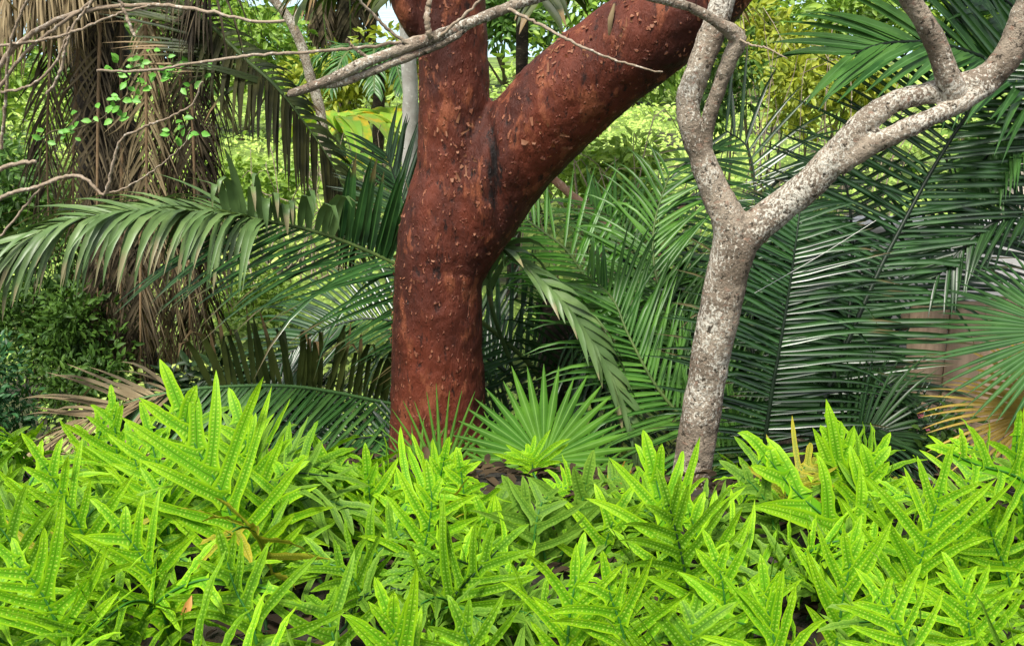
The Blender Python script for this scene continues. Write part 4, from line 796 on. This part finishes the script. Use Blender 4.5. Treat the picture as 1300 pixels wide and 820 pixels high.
# (fern, rachis in pixels from base to tip, distance at base and tip, lobe length px, pairs, lobe width px)
H(6, [(307, 775), (303, 690), (280, 622), (248, 565), (222, 500)], 2.10, 2.22, 128, 10, 21, ang=(66, 26), lift=.2)
H(6, [(330, 760), (328, 690), (322, 630), (314, 570), (300, 520)], 2.25, 2.42, 90, 9, 18, ang=(58, 24))
H(6, [(280, 740), (300, 640), (306, 560), (296, 510)], 2.30, 2.50, 80, 7, 16, 'fern_dull', ang=(50, 20))
H(6, [(216, 690), (207, 620), (196, 575), (186, 535)], 2.2, 2.28, 72, 8, 14)
H(5, [(130, 756), (104, 675), (76, 622), (50, 580)], 2.05, 2.08, 96, 9, 16, ang=(60, 30))
H(5, [(60, 800), (40, 740), (15, 690), (-15, 650)], 1.9, 1.92, 92, 9, 17, 'fern_mid')
H(11, [(156, 640), (150, 590), (146, 540), (143, 512)], 2.5, 2.55, 62, 8, 13, ang=(55, 28))
H(11, [(186, 640), (176, 600), (166, 560)], 2.45, 2.5, 62, 7, 13)
H(11, [(120, 640), (118, 590), (128, 548), (138, 520)], 2.55, 2.6, 52, 7, 11)
H(1, [(219, 825), (200, 748), (176, 700), (140, 655)], 1.85, 1.88, 92, 9, 17, ang=(62, 34))
H(0, [(90, 840), (72, 790), (45, 740), (10, 705)], 1.7, 1.72, 105, 8, 19)
H(1, [(330, 840), (320, 790), (300, 750), (285, 700)], 1.75, 1.8, 84, 7, 16, 'fern_mid')
H(12, [(470, 740), (471, 690), (470, 640), (466, 590)], 2.4, 2.45, 72, 8, 15)
H(12, [(530, 690), (545, 640), (560, 600), (566, 572)], 2.5, 2.52, 52, 7, 13)
H(12, [(592, 690), (590, 640), (587, 612), (583, 585)], 2.42, 2.46, 48, 6, 13, ang=(70, 40))
H(12, [(440, 700), (420, 650), (418, 605), (408, 575)], 2.5, 2.55, 66, 7, 14)
H(12, [(430, 760), (480, 700), (530, 670), (590, 670)], 2.2, 2.3, 70, 8, 14, 'fern_mid', lift=.3)
H(7, [(545, 812), (566, 770), (596, 735), (640, 690)], 1.95, 1.98, 96, 8, 15, 'fern_mid', 'fern_rib_black', ang=(58, 36), lift=.25)
H(7, [(520, 750), (540, 690), (548, 640), (545, 610)], 2.2, 2.25, 68, 7, 16)
H(2, [(520, 900), (510, 850), (500, 800), (490, 770)], 1.45, 1.48, 92, 5, 24, ang=(30, 14), lift=.15)
H(2, [(610, 880), (600, 830), (585, 790)], 1.5, 1.52, 84, 5, 18, 'fern_mid')
H(13, [(708, 716), (726, 672), (738, 640), (746, 605)], 2.35, 2.4, 80, 6, 20, 'fern_dull', ang=(62, 36))
H(13, [(700, 760), (690, 700), (672, 660), (655, 630)], 2.3, 2.35, 78, 6, 18, 'fern_dull')
H(13, [(625, 700), (622, 660), (628, 650), (636, 635)], 2.5, 2.55, 62, 6, 18, 'fern_dull', ang=(60, 34))
H(13, [(790, 740), (800, 690), (806, 665), (802, 640)], 2.45, 2.5, 74, 6, 18, 'fern_mid', ang=(60, 34))
H(13, [(760, 760), (765, 710), (775, 670), (790, 640)], 2.3, 2.35, 70, 6, 17)
H(12, [(650, 760), (640, 715), (625, 680), (612, 650)], 2.3, 2.35, 66, 6, 17)
H(12, [(598, 730), (610, 700), (618, 672), (612, 652)], 2.4, 2.45, 60, 6, 17, ang=(72, 36))
H(13, [(692, 730), (688, 700), (680, 672), (674, 655)], 2.45, 2.5, 60, 6, 17, 'fern_mid')
H(3, [(720, 850), (722, 790), (730, 740), (735, 712)], 1.7, 1.75, 90, 7, 17, ang=(50, 22))
H(3, [(800, 850), (790, 800), (776, 760), (770, 730)], 1.7, 1.72, 80, 7, 16)
H(8, [(878, 775), (868, 720), (858, 675), (846, 630)], 1.95, 1.98, 92, 8, 15, 'fern_mid', 'fern_rib_black', ang=(66, 38), lift=.25)
H(8, [(850, 740), (850, 690), (840, 640), (828, 590)], 2.2, 2.3, 105, 6, 20, ang=(46, 20))
H(8, [(920, 800), (905, 740), (888, 690), (872, 640)], 2.15, 2.25, 88, 7, 17)
H(8, [(910, 840), (920, 780), (915, 730), (905, 700)], 1.8, 1.85, 80, 7, 17)
H(9, [(1142, 812), (1166, 720), (1182, 665), (1196, 610)], 2.0, 2.05, 118, 10, 15, ang=(60, 34), lift=.15)
H(9, [(1060, 830), (1068, 770), (1078, 720), (1084, 690)], 1.85, 1.9, 90, 7, 18, ang=(48, 20))
H(9, [(1235, 800), (1222, 740), (1216, 690), (1222, 650)], 2.1, 2.15, 84, 8, 15)
H(14, [(1110, 726), (1060, 668), (1008, 622), (962, 565)], 2.35, 2.45, 84, 6, 24, ang=(56, 22))
H(14, [(1066, 660), (1066, 610), (1064, 570), (1058, 545)], 2.5, 2.55, 66, 6, 22, ang=(42, 18))
H(14, [(1090, 690), (1096, 640), (1106, 600), (1118, 572)], 2.45, 2.5, 66, 6, 20, ang=(46, 22))
H(14, [(985, 700), (978, 650), (960, 620), (936, 600)], 2.4, 2.45, 66, 6, 16, 'fern_dull')
H(15, [(1330, 640), (1290, 605), (1240, 590), (1200, 572)], 2.15, 2.1, 70, 6, 15, ang=(82, 60), lift=.35)
H(15, [(1300, 720), (1300, 650), (1290, 590), (1292, 540)], 2.2, 2.25, 66, 7, 15)
H(15, [(1290, 770), (1275, 720), (1262, 690), (1250, 650)], 2.1, 2.12, 72, 7, 15)
H(4, [(1240, 860), (1230, 800), (1225, 760), (1215, 735)], 1.7, 1.75, 88, 8, 16)
H(4, [(1160, 870), (1150, 820), (1130, 780), (1110, 750)], 1.6, 1.65, 84, 7, 17)
H(4, [(1000, 870), (985, 820), (975, 780), (970, 740)], 1.65, 1.7, 84, 7, 18, ang=(46, 20))
H(10, [(20, 700), (20, 660), (12, 620), (5, 590)], 2.55, 2.6, 60, 7, 13, 'fern_dull')
R = np.random.RandomState(2024)
for k, (x, y, n, h, lab) in enumerate(ROW):
    gz = float(ground_z(x, y)); t = thing('wart_fern', (x, y, gz), lab, 'fern', 'wart ferns in the front bank')
    for j, (pts, Y0, Y1, L, pairs, w, mat, rib, kw) in enumerate(HERO[k]):
        m = len(pts); P = rail([at(a, b, Y0 + (Y1 - Y0) * (i / (m - 1))) for i, (a, b) in enumerate(pts)], 30)[:28]; s = mpp(pts[1][1], Y0)
        foot = np.array([.6 * P[0][0] + .4 * x, P[0][1] + .02, 0]); foot[2] = float(ground_z(foot[0], foot[1])) - .02
        g = MB(); fern_frond(g, P, (0, -.80, .62), L * s * 1.28, max(4, int(pairs * .8)), w * .5 * s * 1.5, 1000 + 37 * k + j, 0, 1, rail([foot, (foot + P[0]) / 2 + [0, .01, .02], P[0]], 7) if P[0][2] > foot[2] + .03 else None, **kw)
        g.build('frond', [M[mat], M[rib]], t)
    for j in range(n + 7):
        low = j >= n
        az = R.uniform(0, 2 * math.pi); out = np.array([math.cos(az), math.sin(az) * .8 - .12, 0]); q = np.array([x, y, 0]) + np.array([R.normal(0, .15), R.normal(0, .13), 0]); q[2] = float(ground_z(q[0], q[1])) - .01
        hh = h * (R.uniform(.35, .55) if low else R.uniform(.45, .8)); lean = R.uniform(1.0, 1.7) if low else R.uniform(.25, .9)
        p0 = q + out * .05 + UP * hh * .35; p1 = q + out * (.05 + .28 * lean * hh) + UP * hh * .78; p2 = q + out * (.05 + .8 * lean * hh) + UP * hh * (1.08 - .12 * lean); p3 = q + out * (.06 + 1.35 * lean * hh) + UP * hh * (1.25 - .45 * lean)
        P = rail([p0, p1, p2, p3], 22); nh = nrm(-out * .55 + UP * .7 + np.array([0, -.35, 0]))
        mt = R.choice(['fern_lime', 'fern_lime', 'fern_mid', 'fern_mid', 'fern_dull', 'fern_dull', 'fern_old' if R.rand() < .35 else 'fern_mid'])
        g = MB(); fern_frond(g, P, nh, max(h, .25 if h > .12 else .17) * R.uniform(.42, .70), int(R.randint(4, 8)), R.uniform(.014, .021), 5000 + 41 * k + j, 0, 1, rail([q, (q + p0) / 2, p0], 5), droop=.5)
        g.build('frond', [M[mt], M['fern_rib'] if R.rand() > .2 else M['fern_rib_black']], t)
c = at(231, 787, 1.74); g = MB(); leaves(g, c[None], np.array([[.35, .25, .8]]), np.array([[.3, -.9, .3]]), np.array([.045]), .36, .25, np.array([.5]))
tag(g.build('fallen_leaf', M['dead_leaf'], None, c), 'small orange dead leaf caught on the fern at the bottom', 'leaf')
